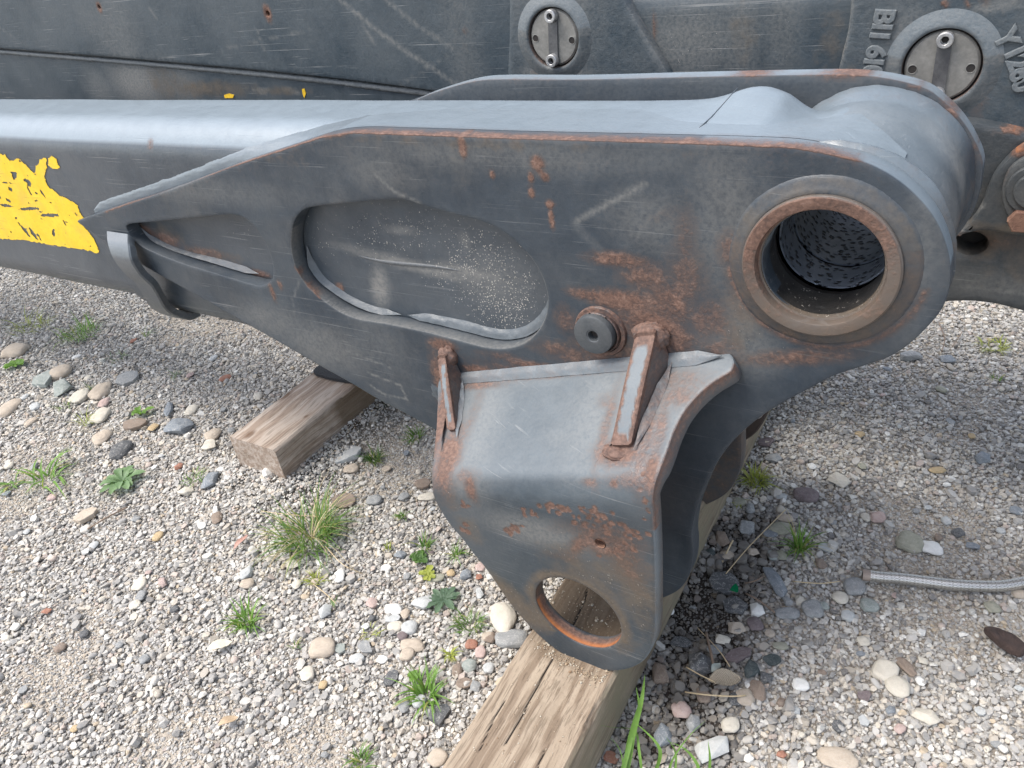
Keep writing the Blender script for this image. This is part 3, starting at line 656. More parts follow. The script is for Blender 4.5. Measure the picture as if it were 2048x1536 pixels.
# yellow marking: ragged, chipped film on the beam side
def sticker():
    YS = [(-60,300),(-20,306),(10,309),(20,322),(40,318),(52,330),(68,346),(80,318),(92,316),(95,335),(88,352),(95,370),(118,390),(145,403),(157,410),(160,425),(168,436),(160,444),(176,462),(190,480),(199,505),(160,498),(100,490),(50,480),(0,477),(-60,468)]
    poly = np.array(xz(YS, Y0-.0004)); isl = np.array(xz([(98,318),(104,311),(113,318),(117,330),(121,334),(112,338),(104,336),(97,330)], Y0-.0004))
    lo, hi = poly.min(0), poly.max(0); g = .0013; V = {}; F_ = []; P_ = []
    def vid(i, j):
        if (i, j) not in V: V[(i, j)] = len(P_); P_.append((lo[0]+i*g, 0, lo[1]+j*g))
        return V[(i, j)]
    nxx, nzz = int((hi[0]-lo[0])/g), int((hi[1]-lo[1])/g)
    cx_, cz_ = np.meshgrid(lo[0]+(np.arange(nxx)+.5)*g, lo[1]+(np.arange(nzz)+.5)*g, indexing='ij'); Q = np.stack([cx_.ravel(), cz_.ravel()], 1)
    J = np.array([(noise.noise(Vector((q[0]*90, q[1]*90, 0)))*.0035+noise.noise(Vector((q[0]*260, q[1]*260, 4)))*.0022, noise.noise(Vector((q[0]*90, q[1]*90, 9)))*.003) for q in Q])
    ok = inside(poly, Q+J) | inside(isl, Q+J*.5)
    chips = px_blobs([(30,350,12,5,1,.4),(58,365,8,7,1),(22,378,7,5,1),(85,385,3,9,1,.4),(100,430,32,3.5,1,.1),(60,417,40,3,1,.1),(15,411,20,3,1),(50,460,5,15,1,.5),(68,468,6,14,1,.4),(108,466,9,4,1,.8),(60,382,3,9,1),(20,402,4,3,1),(0,392,3,6,1),(130,445,2,5,1),(10,365,10,2,1)], Y0)
    bl = blob(Q[:,0], Q[:,1], chips); nz = np.array([noise.noise(Vector((q[0]*70, q[1]*160, 7))) for q in Q]); nz2 = np.array([noise.noise(Vector((q[0]*200, q[1]*260, 17))) for q in Q])
    ok &= ~((bl+.35*nz+.25*nz2) > .62); ok &= ~((nz > .60) | (nz2 > .74))
    for i, o_ in enumerate(ok):
        if o_: a, b = divmod(i, nzz); F_.append((vid(a, b), vid(a+1, b), vid(a+1, b+1), vid(a, b+1)))
    V3 = []
    for x, _, z in P_:
        y = Y0-.0004
        if z > ZT-RC: dz = min(RC, z-(ZT-RC)); y = Y0+RC-math.sqrt(max(0, RC*RC-dz*dz))-.0004
        if z < ZB+RC: dz = min(RC, (ZB+RC)-z); y = Y0+RC-math.sqrt(max(0, RC*RC-dz*dz))-.0004
        V3.append((x, y-.0004, z))
    Mt = NT('yellow_film'); c = Mt.coord(); n = Mt.noise(c, 30, 5, .6); n2 = Mt.noise(c, 220, 4, .7)
    s1 = Mt.rng(Mt.noise(Mt.coord((6, 40, 300), (0, .25, 0)), 1, 3, .6), .66, .74); s2 = Mt.rng(Mt.noise(Mt.coord((300, 40, 14), (0, .2, 0)), 1, 2, .6), .70, .76)
    col = Mt.mix(Mt.rng(n, .3, .7), (.73, .46, .008), (.84, .56, .025)); col = Mt.mix(Mt.math('MULTIPLY', Mt.math('MULTIPLY', Mt.math('MAXIMUM', s1, s2), Mt.rng(n, .42, .6)), .8), col, (.12, .085, .02)); col = Mt.mix(Mt.rng(n2, .56, .72, 0, .6), col, (.34, .22, .04)); col = Mt.mix(Mt.rng(Mt.noise(c, 14, 5, .7), .5, .7, 0, .4), col, (.42, .31, .10))
    Mt.fin(col, .45, Mt.bump(n2, .3, .0004))
    mesh_obj('yellow_sticker', V3, F_, Mt.m, arm)
sticker()

# ---- clevis bracket : one sheet, shelf sloping out from the plate then bent down
TH = 0.285; E1 = Vector((math.cos(TH), 0, math.sin(TH))); E2 = Vector((math.sin(TH), 0, -math.cos(TH)))   # along the bend / across it (down)
O0 = Vector((0, 0, BORE_Z)); YB = -0.118; B0, B1 = 0.0705, 0.1300; RB = 0.034
L0 = math.hypot(YB, B1-B0); dyb = (YB/L0, (B1-B0)/L0); turn = math.atan2(-dyb[0], dyb[1]); tan_ = RB*math.tan(turn/2)
T1 = L0-tan_; ARC = RB*turn; BE = B1+tan_
def sheet(a, t, d, sgn=1):
    if t < T1: y, b = t*dyb[0], B0+t*dyb[1]; n = (-dyb[0]*0+dyb[1], -dyb[0])       # inward normal
    elif t < T1+ARC:
        f = (t-T1)/RB; dx, db = dyb
        ca, sa = math.cos(f), math.sin(f)
        # rotate direction towards +b
        y = T1*dx+RB*(math.sin(f)*dx+(1-math.cos(f))*db); b = B0+T1*db+RB*(math.sin(f)*db-(1-math.cos(f))*dx)
        dd = (dx*ca+db*sa, db*ca-dx*sa); n = (dd[1], -dd[0])
    else: y, b = YB, BE+(t-T1-ARC); n = (1.0, 0.0)
    y += n[0]*d; b += n[1]*d
    p = O0+E1*a+E2*b; return (p.x, y if sgn > 0 else 0.2015-y, p.z)
_ts = np.concatenate([np.linspace(0, T1, 30)[:-1], np.linspace(T1, T1+ARC, 60)[:-1], np.linspace(T1+ARC, .62, 120)]); _tp = [Vector(sheet(0, t, 0)) for t in _ts]
def to_sheet(px, py):          # pixel -> (along the bend, distance along the unrolled sheet)
    r = ray(px, py); c = E1.cross(r); f = [(p-CAM).dot(c) for p in _tp]; best = None
    for i in range(len(f)-1):
        if f[i] == 0 or f[i]*f[i+1] < 0:
            k = f[i]/(f[i]-f[i+1]); best = (_ts[i]+(_ts[i+1]-_ts[i])*k, _tp[i].lerp(_tp[i+1], k)); break
    if best is None: i = int(np.argmin(np.abs(f))); best = (_ts[i], _tp[i])
    p = best[1]-CAM; m_ = Matrix(((E1.dot(E1), -E1.dot(r)), (E1.dot(r), -r.dot(r)))); v = m_.inverted() @ Vector((-p.dot(E1), -p.dot(r)))
    return (v[0], float(best[0]))
BR = [(876,768),(874,810),(872,850),(868,890),(864,930),(863,968),(869,1000),(884,1028),(904,1056),(921,1075),(943,1104),(971,1138),(1000,1180),(1029,1220),(1061,1256),(1093,1286),(1126,1310),(1158,1327),(1201,1341),(1244,1341),(1280,1328),(1300,1305),(1311,1275),(1313,1230),(1313,1179),(1312,1120),(1309,1050),(1306,1000),(1309,975),(1320,940),(1334,905),(1348,865),(1368,825),(1394,793),(1425,766),(1446,753),(1463,742),(1469,728),(1458,716),(1430,714),(1330,724),(1236,738),(1100,746),(945,762)]
br2 = [to_sheet(*p) for p in BR]
for i in range(len(br2)):
    if BR[i] in ((1458,716),(1430,714),(1330,724),(1236,738),(1100,746),(945,762),(876,768)): br2[i] = (br2[i][0], 0.0)
br2 = spline(br2, .0035)
HB = [(1073,1183),(1090,1158),(1115,1151),(1147,1157),(1190,1190),(1222,1222),(1237,1265),(1231,1286),(1212,1297),(1169,1291),(1136,1278),(1106,1252),(1085,1222)]
hb = np.array([to_sheet(*p) for p in HB]); hc = hb.mean(0); hr = np.linalg.norm(hb-hc, axis=1).mean()
th_ = np.array(to_sheet(1200, 1088))
def br_attr(a, t, d, W):
    def B(lst):
        out = []
        for it in lst:
            q = to_sheet(it[0], it[1]); q2 = to_sheet(it[0]+10, it[1]); q3 = to_sheet(it[0], it[1]+10)
            kx = abs(q2[0]-q[0])/10; ky = abs(q3[1]-q[1])/10; out.append((q[0], q[1], it[2]*kx*1.1, max(it[3]*ky*1.1, .001), it[4], it[5] if len(it) > 5 else 0))
        return out
    rnd = random.Random(5); spots = []
    for cx, cy, sx, sy, n in ((1125,1020,30,14,12),(1160,1035,26,16,12),(1200,1050,26,18,14),(1255,1060,24,18,9),(1275,1075,14,16,7),(1025,1058,18,9,12),(1060,1030,14,10,6),(1105,1012,20,8,6),(1190,1015,8,5,2),(930,1015,8,12,4),(925,1055,14,10,5),(1230,1095,24,18,8),(1290,1000,6,40,6)):
        for _ in range(n): spots.append((cx+rnd.gauss(0, sx*.6), cy+rnd.gauss(0, sy*.6), rnd.uniform(2.0, 5.0), rnd.uniform(2.0, 5.0), rnd.uniform(1.0, 1.25)))
    R = B(spots+[(884,830,16,150,.85),(892,920,22,60,.8),(940,975,10,26,.8),(930,950,22,14,.55),(1235,905,40,24,.85),(1210,860,10,80,.55),(1290,880,14,90,.6),(1320,860,14,80,.55),(1300,940,18,40,.75),(1360,790,34,26,.55),(1270,960,46,18,.55),(1340,760,60,22,.5),(1170,1080,14,50,.62,.9),(1220,1090,50,22,.66),(1190,1060,60,16,.5),(1250,1110,30,50,.5),(960,770,50,8,.6),(1100,752,120,5,.5),(1180,965,14,8,.6),(1228,968,8,8,.8),(950,820,10,60,.4),(1215,800,20,16,.4),(1130,1110,30,10,.35)])
    r = blob(a, t, R)
    edge = seg_d(a, t, np.vstack([br2, br2[:1]]).tolist()); r = np.maximum(r, np.clip(.75-edge/.005, 0, 1)*(d < .004)*(a > to_sheet(1230,900)[0])*(t < T1+ARC+.03)*(t > .01))
    dh = np.hypot(a-hc[0], t-hc[1]); low = (t > hc[1]-.01)
    r = np.maximum(r, np.where((d > .0012) & (dh < hr+.004), np.where(low, 1.7, .5), 0))
    mud = B([(1120,1200,150,60,.0,0)]); mu = np.clip(.72-np.abs(dh-hr-.006)/.020, 0, .72)*(t < hc[1]+.035)
    mu = np.maximum(mu, blob(a, t, B([(1270,1180,40,90,.55),(1010,1190,50,26,.75,.8),(1060,1230,30,26,.7),(1180,1150,80,40,.5),(1140,1110,60,24,.42),(940,1060,26,30,.4),(1250,1290,30,20,.45),(900,1000,20,26,.35)])))
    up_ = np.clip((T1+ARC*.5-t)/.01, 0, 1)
    du = np.maximum(.10*up_, blob(a, t, B([(1075,1065,70,22,.55,.2),(1210,830,60,90,.5),(1340,780,90,60,.45),(950,850,40,110,.5),(1060,760,90,14,.25),(1130,870,40,20,.3)])))
    pale = np.maximum(.30*up_, blob(a, t, B([(1180,1000,120,20,.2)])))  # shelf lightened in colour for the sky it faces
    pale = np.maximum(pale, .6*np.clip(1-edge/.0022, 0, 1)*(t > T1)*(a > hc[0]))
    back = d > .009
    return {'rust': np.where(back, .25, r), 'mud': mu, 'dust': du*~back, 'pale': pale*~back, 'sand': np.maximum(mu*.75, .18*(t > T1+ARC))*~back}
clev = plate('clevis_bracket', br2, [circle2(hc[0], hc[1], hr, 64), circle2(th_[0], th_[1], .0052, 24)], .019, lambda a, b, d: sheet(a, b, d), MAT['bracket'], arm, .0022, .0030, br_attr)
V, Fc = lathe([(.0052, -.001), (.0048, .001), (.0052, .002), (.0048, .003), (.0052, .004), (.0048, .005), (.0052, .006), (.0048, .007), (.0052, .010)], 0, 0, 20)
q = Vector(sheet(th_[0], th_[1], 0)); mesh_obj('threaded_hole', [(v[0]+q.x, v[1]+q.y+.001, v[2]+q.z) for v in V], [f[::-1] for f in Fc], MAT['rustybolt'], clev, 40)
plate('clevis_bracket', spline([(p[0], p[1]) for p in br2[::3]], .008), [circle2(hc[0], hc[1], hr, 48)], .019, lambda a, b, d: sheet(a, b, d, -1), MAT['lobe'], arm, .0022, None)

# brown lining on the hidden face of the near lobe is the same plate; welds round the bracket
def S(px, py, up=0): p = sheet(*to_sheet(px, py), 0); return p
wl = [(880,765),(945,762),(1020,754),(1100,746),(1180,741),(1236,738),(1330,724),(1400,717),(1445,712)]
pts = []
for p in wl:
    q = to_sheet(*p); s_ = sheet(q[0], .002, 0); pts.append((s_[0], s_[1]+.001, s_[2]+.001))
fillet([(p[0], -.0004, p[2]+.0060) for p in pts], [tuple(Vector(p)+Vector((0, dyb[0], 0))*.010+E2*dyb[1]*.010+Vector((0, 0, .0003))) for p in pts], amp=.0013, bul=.0010, fr=70, attrs={'rust': .22, 'pale': .34, 'dust': .25})

# gussets
def gusset(top, foot, tw, n_off, foot2=None):
    P0 = Vector(on_y(*top, -.001)); qf = to_sheet(*foot); 
    a0 = (P0-O0).dot(E1); a1 = qf[0]
    C_ = Vector(sheet((a0*.5+a1*.5), .004, .004)); C_ = O0+E1*a0+E2*(B0+.004); C_.y = -.0005
    Ft = Vector(sheet(a1, qf[1], .002)); Fm = Vector(sheet(a0*.45+a1*.55, qf[1]*.55, .004))
    topo = P0+Vector((0, -.012, 0)); foo = Ft+Vector((0, -.004, .006))
    prof = [C_, Fm, Ft, foo, topo+(foo-topo)*.5+Vector((0, -.001, .001)), topo+Vector((0, 0, -.004)), topo, P0]
    V = []; bv = .0022
    cen = sum(prof, Vector())/len(prof)
    for da, sc in ((-tw, .94), (-tw+bv, 1), (tw-bv, 1), (tw, .94)):
        for p in prof: V.append(cen+(p-cen)*(1 if sc == 1 else 1)+E1*da+(cen-p).normalized()*(0 if sc == 1 else bv))
    n = len(prof); Fc = [(k*n+i, k*n+(i+1) % n, (k+1)*n+(i+1) % n, (k+1)*n+i) for k in range(3) for i in range(n)]
    Fc += [tuple(range(n))[::-1], tuple(3*n+i for i in range(n))]
    # densify for the rust attribute
    me = bpy.data.meshes.new('gusset'); import bmesh; bm = bmesh.new()
    vs_ = [bm.verts.new(v) for v in V]; 
    for f in Fc: bm.faces.new([vs_[i] for i in f])
    bmesh.ops.recalc_face_normals(bm, faces=bm.faces[:]); bmesh.ops.triangulate(bm, faces=bm.faces[:])
    for _ in range(3):
        es = [e for e in bm.edges if e.calc_length() > .0045]
        if es: bmesh.ops.subdivide_edges(bm, edges=es, cuts=1, use_grid_fill=True); bmesh.ops.triangulate(bm, faces=bm.faces[:])
    VV = [v.co.copy() for v in bm.verts]; bm.verts.index_update(); FF = [tuple(v.index for v in f.verts) for f in bm.faces]; bm.free()
    line = (topo, foo); ru = []; pa = []
    for v in VV:
        ab = foo-topo; t = max(0, min(1, (v-topo).dot(ab)/ab.length_squared)); pt = topo+ab*t; off = v-pt; e = abs(off.dot(E1)); f_ = (off-E1*off.dot(E1)).length
        face = f_ < .0035
        edge = abs(e-tw) < .0032
        ru.append(.95 if (face and edge) or t < .10 or t > .93 else (.12 if face else .55)); pa.append(.42 if face and not edge else .1)
    return mesh_obj('gusset', VV, FF, MAT['bracket'], arm, 30, {'rust': ru, 'pale': pa, 'dust': np.full(len(VV), .3)}), topo, foo, C_, Ft
g1, tp, fo, cc, ft1 = gusset((1299,652), (1243,893), .0105, 0)
g2, tp2, fo2, cc2, ft2 = gusset((893,700), (906,862), .0062, 0)
def wpath(a, b, off, n=6): return [tuple(Vector(a)*(1-i/n)+Vector(b)*(i/n)+off) for i in range(n+1)]
def on_sheet_path(p, q, up=.0): 
    a, b = to_sheet(*p), to_sheet(*q); return [sheet(a[0]*(1-i/6)+b[0]*i/6, max(.002, a[1]*(1-i/6)+b[1]*i/6), up) for i in range(7)]
def gweld(a0, a1, t0, t1, side, tw, w_=.010, h_=.009, **kw):
    n = 7; A = []; B = []
    for i in range(n):
        f = i/(n-1); a = a0+(a1-a0)*f; t = t0+(t1-t0)*f; A.append(sheet(a+side*tw, t, -h_)); B.append(sheet(a+side*(tw+w_), t, -.0004))
    fillet(A, B, **kw)
aA, aB = (tp-O0).dot(E1), (fo-O0).dot(E1); tB = to_sheet(1243, 893)[1]
gweld(aA, aB, .006, tB+.004, -1, .0100, .0075, .0050, attrs={'rust': .52, 'pale': .35, 'dust': .5}, amp=.0016, fr=120)
gweld(aA, aB, .006, tB+.004, 1, .0100, .0075, .0050, attrs={'rust': .50, 'pale': .3, 'dust': .5}, amp=.0016, fr=120)
aC, aD = (tp2-O0).dot(E1), (fo2-O0).dot(E1); tD = to_sheet(906, 862)[1]
gweld(aC, aD, .006, tD+.010, 1, .0058, .0075, .0050, attrs={'rust': .30, 'pale': .6, 'dust': .5}, amp=.0016, fr=120)
gweld(aC, aD, .006, tD+.026, -1, .0058, .005, .005, attrs={'rust': .85, 'pale': .2}, amp=.0016, fr=120)
def ring_weld(P, wx, wz, **kw):      # weld hooding the top of a gusset on the plate
    A = []; B = []
    for d, z in ((-1, -1.5), (-1, -.6), (-.7, .35), (0, .6), (.7, .4), (1.1, -.5), (1.2, -1.8), (1.2, -3.2)):
        A.append(tuple(P+E1*d*wx*.8+Vector((0, -.004, z*wz*.30-.003)))); B.append((P.x+d*wx*1.7*E1.x, -.0006, P.z+z*wz+abs(d)*0+.004))
    fillet(A, B, **kw)
lump(fo.x-.003, fo.y+.001, fo.z-.010, .015, .011, .0055, seed=21, attrs={'rust': .95, 'dust': 0}, mat='bracket')
lump(tp.x+.002, tp.y+.0100, tp.z-.010, .0180, .0100, .0150, seed=23, attrs={'rust': .72, 'mud': .3}, mat='bracket')
lump(tp2.x+.002, tp2.y+.0100, tp2.z-.008, .0120, .0095, .0130, seed=25, attrs={'rust': .8, 'dust': .2}, mat='bracket')
q = on_y(862, 778, 0); lump(q.x+.006, .0075, q.z-.004, .015, .0085, .024, seed=31, attrs={'pale': .12, 'dust': .1}, mat='plate')

# lubrication plug with retaining ring
pg = Vector((PLUG.x, 0, PLUG.z))
V, Fc = lathe([(.0275, .0005), (.0272, -.0012), (.0262, -.0026), (.0225, -.0030), (.0222, -.0005)], pg.x+.001, pg.z-.001, 64)
mesh_obj('plug_seat', V, Fc, MAT['plate'], arm, 40, {'rust': np.full(len(V), .66), 'mud': np.full(len(V), .3)})
V, Fc = lathe([(.0222, .0), (.0222, -.0060), (.0212, -.0070), (.0208, -.0060)], pg.x, pg.z, 64); o = mesh_obj('plug_ring', V, Fc, MAT['plate'], arm, 40, {'rust': np.full(len(V), .6)})
for k in range(6):
    a = math.radians(60+k*23); x, z = pg.x+.0218*math.cos(a), pg.z+.0218*math.sin(a)
    V, Fc = lathe([(.0001, 0), (.0012, 0)], x, z, 10); 
    if k % 2 == 0: mesh_obj('notch', [(v[0], -.00715, v[2]) for v in V], Fc, MAT['dark'], o)
V, Fc = lathe([(.0208, -.004), (.0206, -.0115), (.0200, -.0128), (.0187, -.0134), (.0070, -.0134), (.0062, -.0128), (.0052, -.0128), (.0050, -.0060), (.0001, -.0060)], pg.x-.0015, pg.z+.0005, 72)
mesh_obj('drain_plug', V, Fc, MAT['plug'], arm, 35)
hx = [(pg.x-.0015+.0046*math.cos(math.pi*k/3), -.0075, pg.z+.0005+.0046*math.sin(math.pi*k/3)) for k in range(6)]
mesh_obj('hex_socket', hx, [tuple(range(6))], MAT['dark'], arm)

# ================================================================== THE BOOM BEHIND
YM = 0.36
boom = thing('excavator_boom', (-0.5, 0.45, BORE_Z-0.2), 'larger blue-grey excavator boom with round pin caps standing behind the arm', 'excavator boom')
def bz(v): return BORE_Z+v
body = [(-2.7, bz(.31)), (-1.2, bz(.29)), (-.36, bz(.27)), (-.33, bz(.06)), (-.05, bz(.06)), (-.03, bz(.24)), (.7, bz(.24)), (.7, bz(-.26)), (.30, bz(-.235))]+[on_y(a, b, YM+.012).xz[:] for a, b in ((2048,622), (2000,609), (1950,602), (1900,603))]+[(-.05, bz(-.17)), (-.30, bz(-.12)), (-.45, bz(.0)), (-2.7, bz(.03))]
body = np.array([tuple(p) for p in body])
plate('boom_body', spline(body, .02), [], .24, flat(YM+.012), MAT['boom_low'], boom, .006, .03)
def boom_attr(lines=(), rusts=(), dusts=(), muds=(), y=YM):
    def f(a, b, d, W):
        r = blob(a, b, px_blobs(rusts, y)) if rusts else np.zeros_like(a); du = blob(a, b, px_blobs(dusts, y)) if dusts else np.zeros_like(a)
        mu = blob(a, b, px_blobs(muds, y)) if muds else np.zeros_like(a)
        for seg, w, s in lines: du = np.maximum(du, s*np.clip(1.6-seg_d(a, b, xz(seg, y))/w, 0, 1))
        return {'rust': r, 'dust': du, 'mud': mu, 'sand': du*.3}
    return f
# upper left panel, lower edge running down to the right
pa = spline(xz([(-700,-500),(-200,-420),(400,-320),(1050,-230),(1045,-60),(1042,60),(1040,150),(1038,215),(870,183),(600,149),(300,121),(0,97),(-300,75),(-700,45)], YM), .01)
hol = [circle2(*xz([(198,14)], YM)[0], .0032, 16), circle2(*xz([(535,27)], YM)[0], .0036, 16)]
plate('side_panel', pa, hol, .012, flat(YM), MAT['boom'], boom, .002, .006,
      boom_attr([([(670,-10),(740,50),(800,95),(870,140),(930,180)], .0024, .55), ([(760,-10),(840,55),(905,95)], .0020, .45), ([(715,25),(735,65),(750,92)], .0014, .4), ([(510,50),(530,105)], .0014, .45), ([(290,0),(320,50)], .0014, .3), ([(0,55),(50,90)], .0012, .3), ([(440,100),(520,82),(620,60)], .0012, .28), ([(800,170),(950,80)], .0012, .2)],
                [(198,14,6,8,1.1), (535,27,8,12,1.25), (930,62,5,6,.5)], [(230,80,60,60,.28), (925,80,30,120,.22), (300,150,60,30,.3)], [(925,80,20,130,.22)]))
for k, (a, b) in enumerate(((198,14), (535,27))):
    q = on_y(a, b, YM); V, Fc = lathe([(.0034, 0), (.0034, .011), (.0001, .011)], q.x, q.z, 16); mesh_obj('bolt_hole', [(v[0], v[1]+YM+.001, v[2]) for v in V], [f[::-1] for f in Fc], MAT['rustybolt'] if k else MAT['dark'], boom, 40)
def bpath(pts, y): return [tuple(on_y(a, b, y)) for a, b in pts]
V, Fc = tube(path3(bpath([(-300,77),(0,103),(300,128),(600,156),(870,188)], YM+.0095), .004), .0046, 10, .04, .012, .25)
mesh_obj('weld_bead', V, Fc, MAT['boom_cast'], boom, 180, {'dust': np.full(len(V), .45), 'pale': np.full(len(V), .15)})
# scraped lower panel under the weld
pl = spline(xz([(-700,60),(0,106),(300,131),(600,160),(880,192),(1005,215),(1005,262),(600,250),(0,235),(-700,215)], YM+.010), .01)
plate('lower_panel', pl, [], .01, flat(YM+.0095), MAT['boom'], boom, .001, .006,
      boom_attr([([(500,178),(560,182),(600,185)], .001, .5), ([(520,186),(600,176)], .001, .4)], [], [(270,160,60,34,.7), (340,165,60,30,.4), (200,170,40,26,.3)], [(330,160,60,40,.45), (420,178,120,14,.6), (560,182,80,8,.5)], YM+.01))
for pts in ([(448,190),(458,187),(468,190),(466,196),(450,196)], [(604,178),(609,177),(612,186),(609,196),(606,190)]):
    P_ = np.array(xz(pts, YM+.009)); V = [(p[0], YM+.0086, p[1]) for p in P_]; 
    Mx = MAT.get('yel') or simple('yellow_paint', (.75, .46, .02), (.85, .55, .03), .5, 60); MAT['yel'] = Mx
    V2 = [(v[0], v[1]+.001, v[2]) for v in V]; n = len(V); mesh_obj('yellow_paint_fleck', V+V2, [tuple(range(n))]+[(i, i+n, (i+1) % n+n, (i+1) % n) for i in range(n)], Mx, boom)
# middle casting with the small cap
C1 = on_y(1108, 75, YM-.008); C2 = on_y(1883, 133, YM-.008)
pb = spline(xz([(1016,-60),(1016,60),(1013,150),(1010,300),(1200,420),(1420,330),(1375,215),(1335,143),(1290,68),(1252,4),(1215,-60),(1150,-160),(1020,-200)], YM-.008), .008)
plate('casting', pb, [circle2(C1.x, C1.z, .0362, 48)], .022, flat(YM-.008), MAT['boom_cast'], boom, .006, .005,
      boom_attr([([(1262,10),(1290,60),(1325,125)], .006, .35)], [(1108,142,34,8,.85), (1128,10,12,5,.7), (1085,145,14,6,.6)], [(1108,145,60,10,.5), (1150,30,40,60,.25)], [], YM-.008))
# recessed panel with a rolled top edge
x0, x1 = on_y(1190, 50, YM).x, on_y(1740, 50, YM).x; zt = BORE_Z+.168; rr_ = .045
prf = [(YM+.006, bz(-.10))]+[(YM+.006, bz(-.10)+(zt-rr_-bz(-.10))*i/30) for i in range(1, 31)]+[(YM+.006+rr_-rr_*math.cos(t), zt-rr_+rr_*math.sin(t)) for t in np.linspace(0, math.pi/2, 14)[1:]]+[(YM+.12, zt), (YM+.25, zt)]
xs = np.linspace(x0, x1, 90); V = [(x, y, z) for x in xs for y, z in prf]; n = len(prf)
VV = np.array(V); dd = blob(VV[:,0], VV[:,2], px_blobs([(1370,90,90,50,.5), (1470,90,40,80,.35), (1560,60,30,80,.3), (1490,40,30,30,.25)], YM)); rr2 = blob(VV[:,0], VV[:,2], px_blobs([(1305,55,4,22,.6)], YM))
dd = np.maximum(dd, .25*(VV[:,2] > zt-rr_*.6))
mesh_obj('side_panel', V, [(i*n+k, i*n+k+1, (i+1)*n+k+1, (i+1)*n+k)[::-1] for i in range(len(xs)-1) for k in range(n-1)], MAT['boom'], boom, 60, {'dust': dd, 'rust': rr2, 'sand': dd*.7, 'mud': blob(VV[:,0], VV[:,2], px_blobs([(1480,70,30,70,.35), (1660,80,30,60,.4)], YM))})
# right casting with the large cap, raised lettering
pd = spline(xz([(1706,-150),(1702,-20),(1695,60),(1683,110),(1668,180),(1650,330),(1800,420),(2000,330),(2200,330),(2300,100),(2250,-150),(1900,-230)], YM-.008), .008)
plate('casting', pd, [circle2(C2.x, C2.z, .0372, 48)], .024, flat(YM-.008), MAT['boom_cast'], boom, .005, .005,
      boom_attr([([(1700,0),(1692,60),(1680,130)], .003, .35)], [(1890,8,5,6,1.0), (1934,8,4,5,.9), (1955,210,14,30,.3), (1970,5,10,4,.8)], [(1815,60,40,30,.3), (1980,15,30,8,.5), (2020,5,30,8,.4)], [(1665,90,20,60,.5), (1700,160,20,40,.3)], YM-.008))
def cap(C, rad, pt, pb_, hexrot, both):
    yb = YM-.008
    n = 72
    V, Fc = lathe([(rad*1.62, yb+.0004), (rad*1.45, yb-.0012), (rad*1.28, yb-.0032), (rad*1.17, yb-.0040), (rad*1.085, yb-.0036), (rad*1.065, yb-.0020), (rad*1.06, yb+.008), (rad*1.06, yb+.02)], C.x, C.z, 96)
    mesh_obj('pin_boss', V, Fc, MAT['boom_cast'], boom, 70, {'dust': np.array([.35 if v[2] > C.z else .15 for v in V]), 'pale': np.array([.35 if v[2] > C.z+.01 else 0 for v in V]), 'rust': np.array([.5 if (i // 96) > 4 else .05 for i in range(len(V))])})
    yc = yb-.001
    V, Fc = lathe([(rad, yc+.016), (rad, yc+.0022), (rad-.0022, yc), (.0001, yc)], C.x, C.z, 96); c_ = mesh_obj('pin_cap', V, Fc, MAT['cap'], boom, 40)
    V, Fc = lathe([(rad*1.07, yc+.006), (rad*.99, yc+.006)], C.x, C.z, 64); mesh_obj('gap', V, Fc, MAT['dark'], boom)
    a = Vector(pt); b = Vector(pb_); D = (b-a); D.y = 0; D.normalize(); Nn = Vector((-D.z, 0, D.x)) if D.z > 0 else Vector((-D.z, 0, D.x))
    hw = rad*.19; L = rad*.93
    P_ = [Vector((C.x, 0, C.z))+D*s*L+Nn*t*hw for s, t in ((-1, -1), (1, -1), (1, 1), (-1, 1))]
    Vb = [(p.x, yc-.0022, p.z) for p in P_]+[(p.x, yc+.001, p.z) for p in P_]
    fcs = [(0, 1, 2, 3), (0, 4, 5, 1), (1, 5, 6, 2), (2, 6, 7, 3), (3, 7, 4, 0)]
    mesh_obj('locking_bar', Vb, fcs, MAT['capslot'], c_)
    for s in ((-1, 1) if both else (-1, 1)):
        q = Vector((C.x, 0, C.z))+D*s*rad*.78
        V, Fc = lathe([(.0078, yc-.002), (.0078, yc-.0092), (.0070, yc-.0102), (.0044, yc-.0102), (.0040, yc-.0098), (.0038, yc-.004), (.0001, yc-.004)], q.x, q.z, 24); mesh_obj('bolt', V, Fc, MAT['bolt'], c_, 35)
        hx = [(q.x+.0036*math.cos(math.pi*k/3), yc-.0045, q.z+.0036*math.sin(math.pi*k/3)) for k in range(6)]; mesh_obj('socket', hx, [tuple(range(6))], MAT['dark'], c_)
    for s in (-1, 1):
        q = Vector((C.x, 0, C.z))+Nn*s*rad*.77+D*rad*.06
        V, Fc = lathe([(.0042, yc-.0004), (.0034, yc-.0002), (.0001, yc-.0002)], q.x, q.z, 20); mesh_obj('spanner_hole', V, Fc, MAT['dark'], c_)
        V, Fc = lathe([(.0050, yc-.0003), (.0042, yc-.0008), (.0040, yc-.0001)], q.x, q.z, 20); mesh_obj('hole_rim', V, Fc, MAT['cap'], c_, 180)
cap(C1, .0338, on_y(1095, 36, YM), on_y(1098, 126, YM), 0, True)
cap(C2, .0345, on_y(1890, 93, YM), on_y(1877, 175, YM), 0, True)
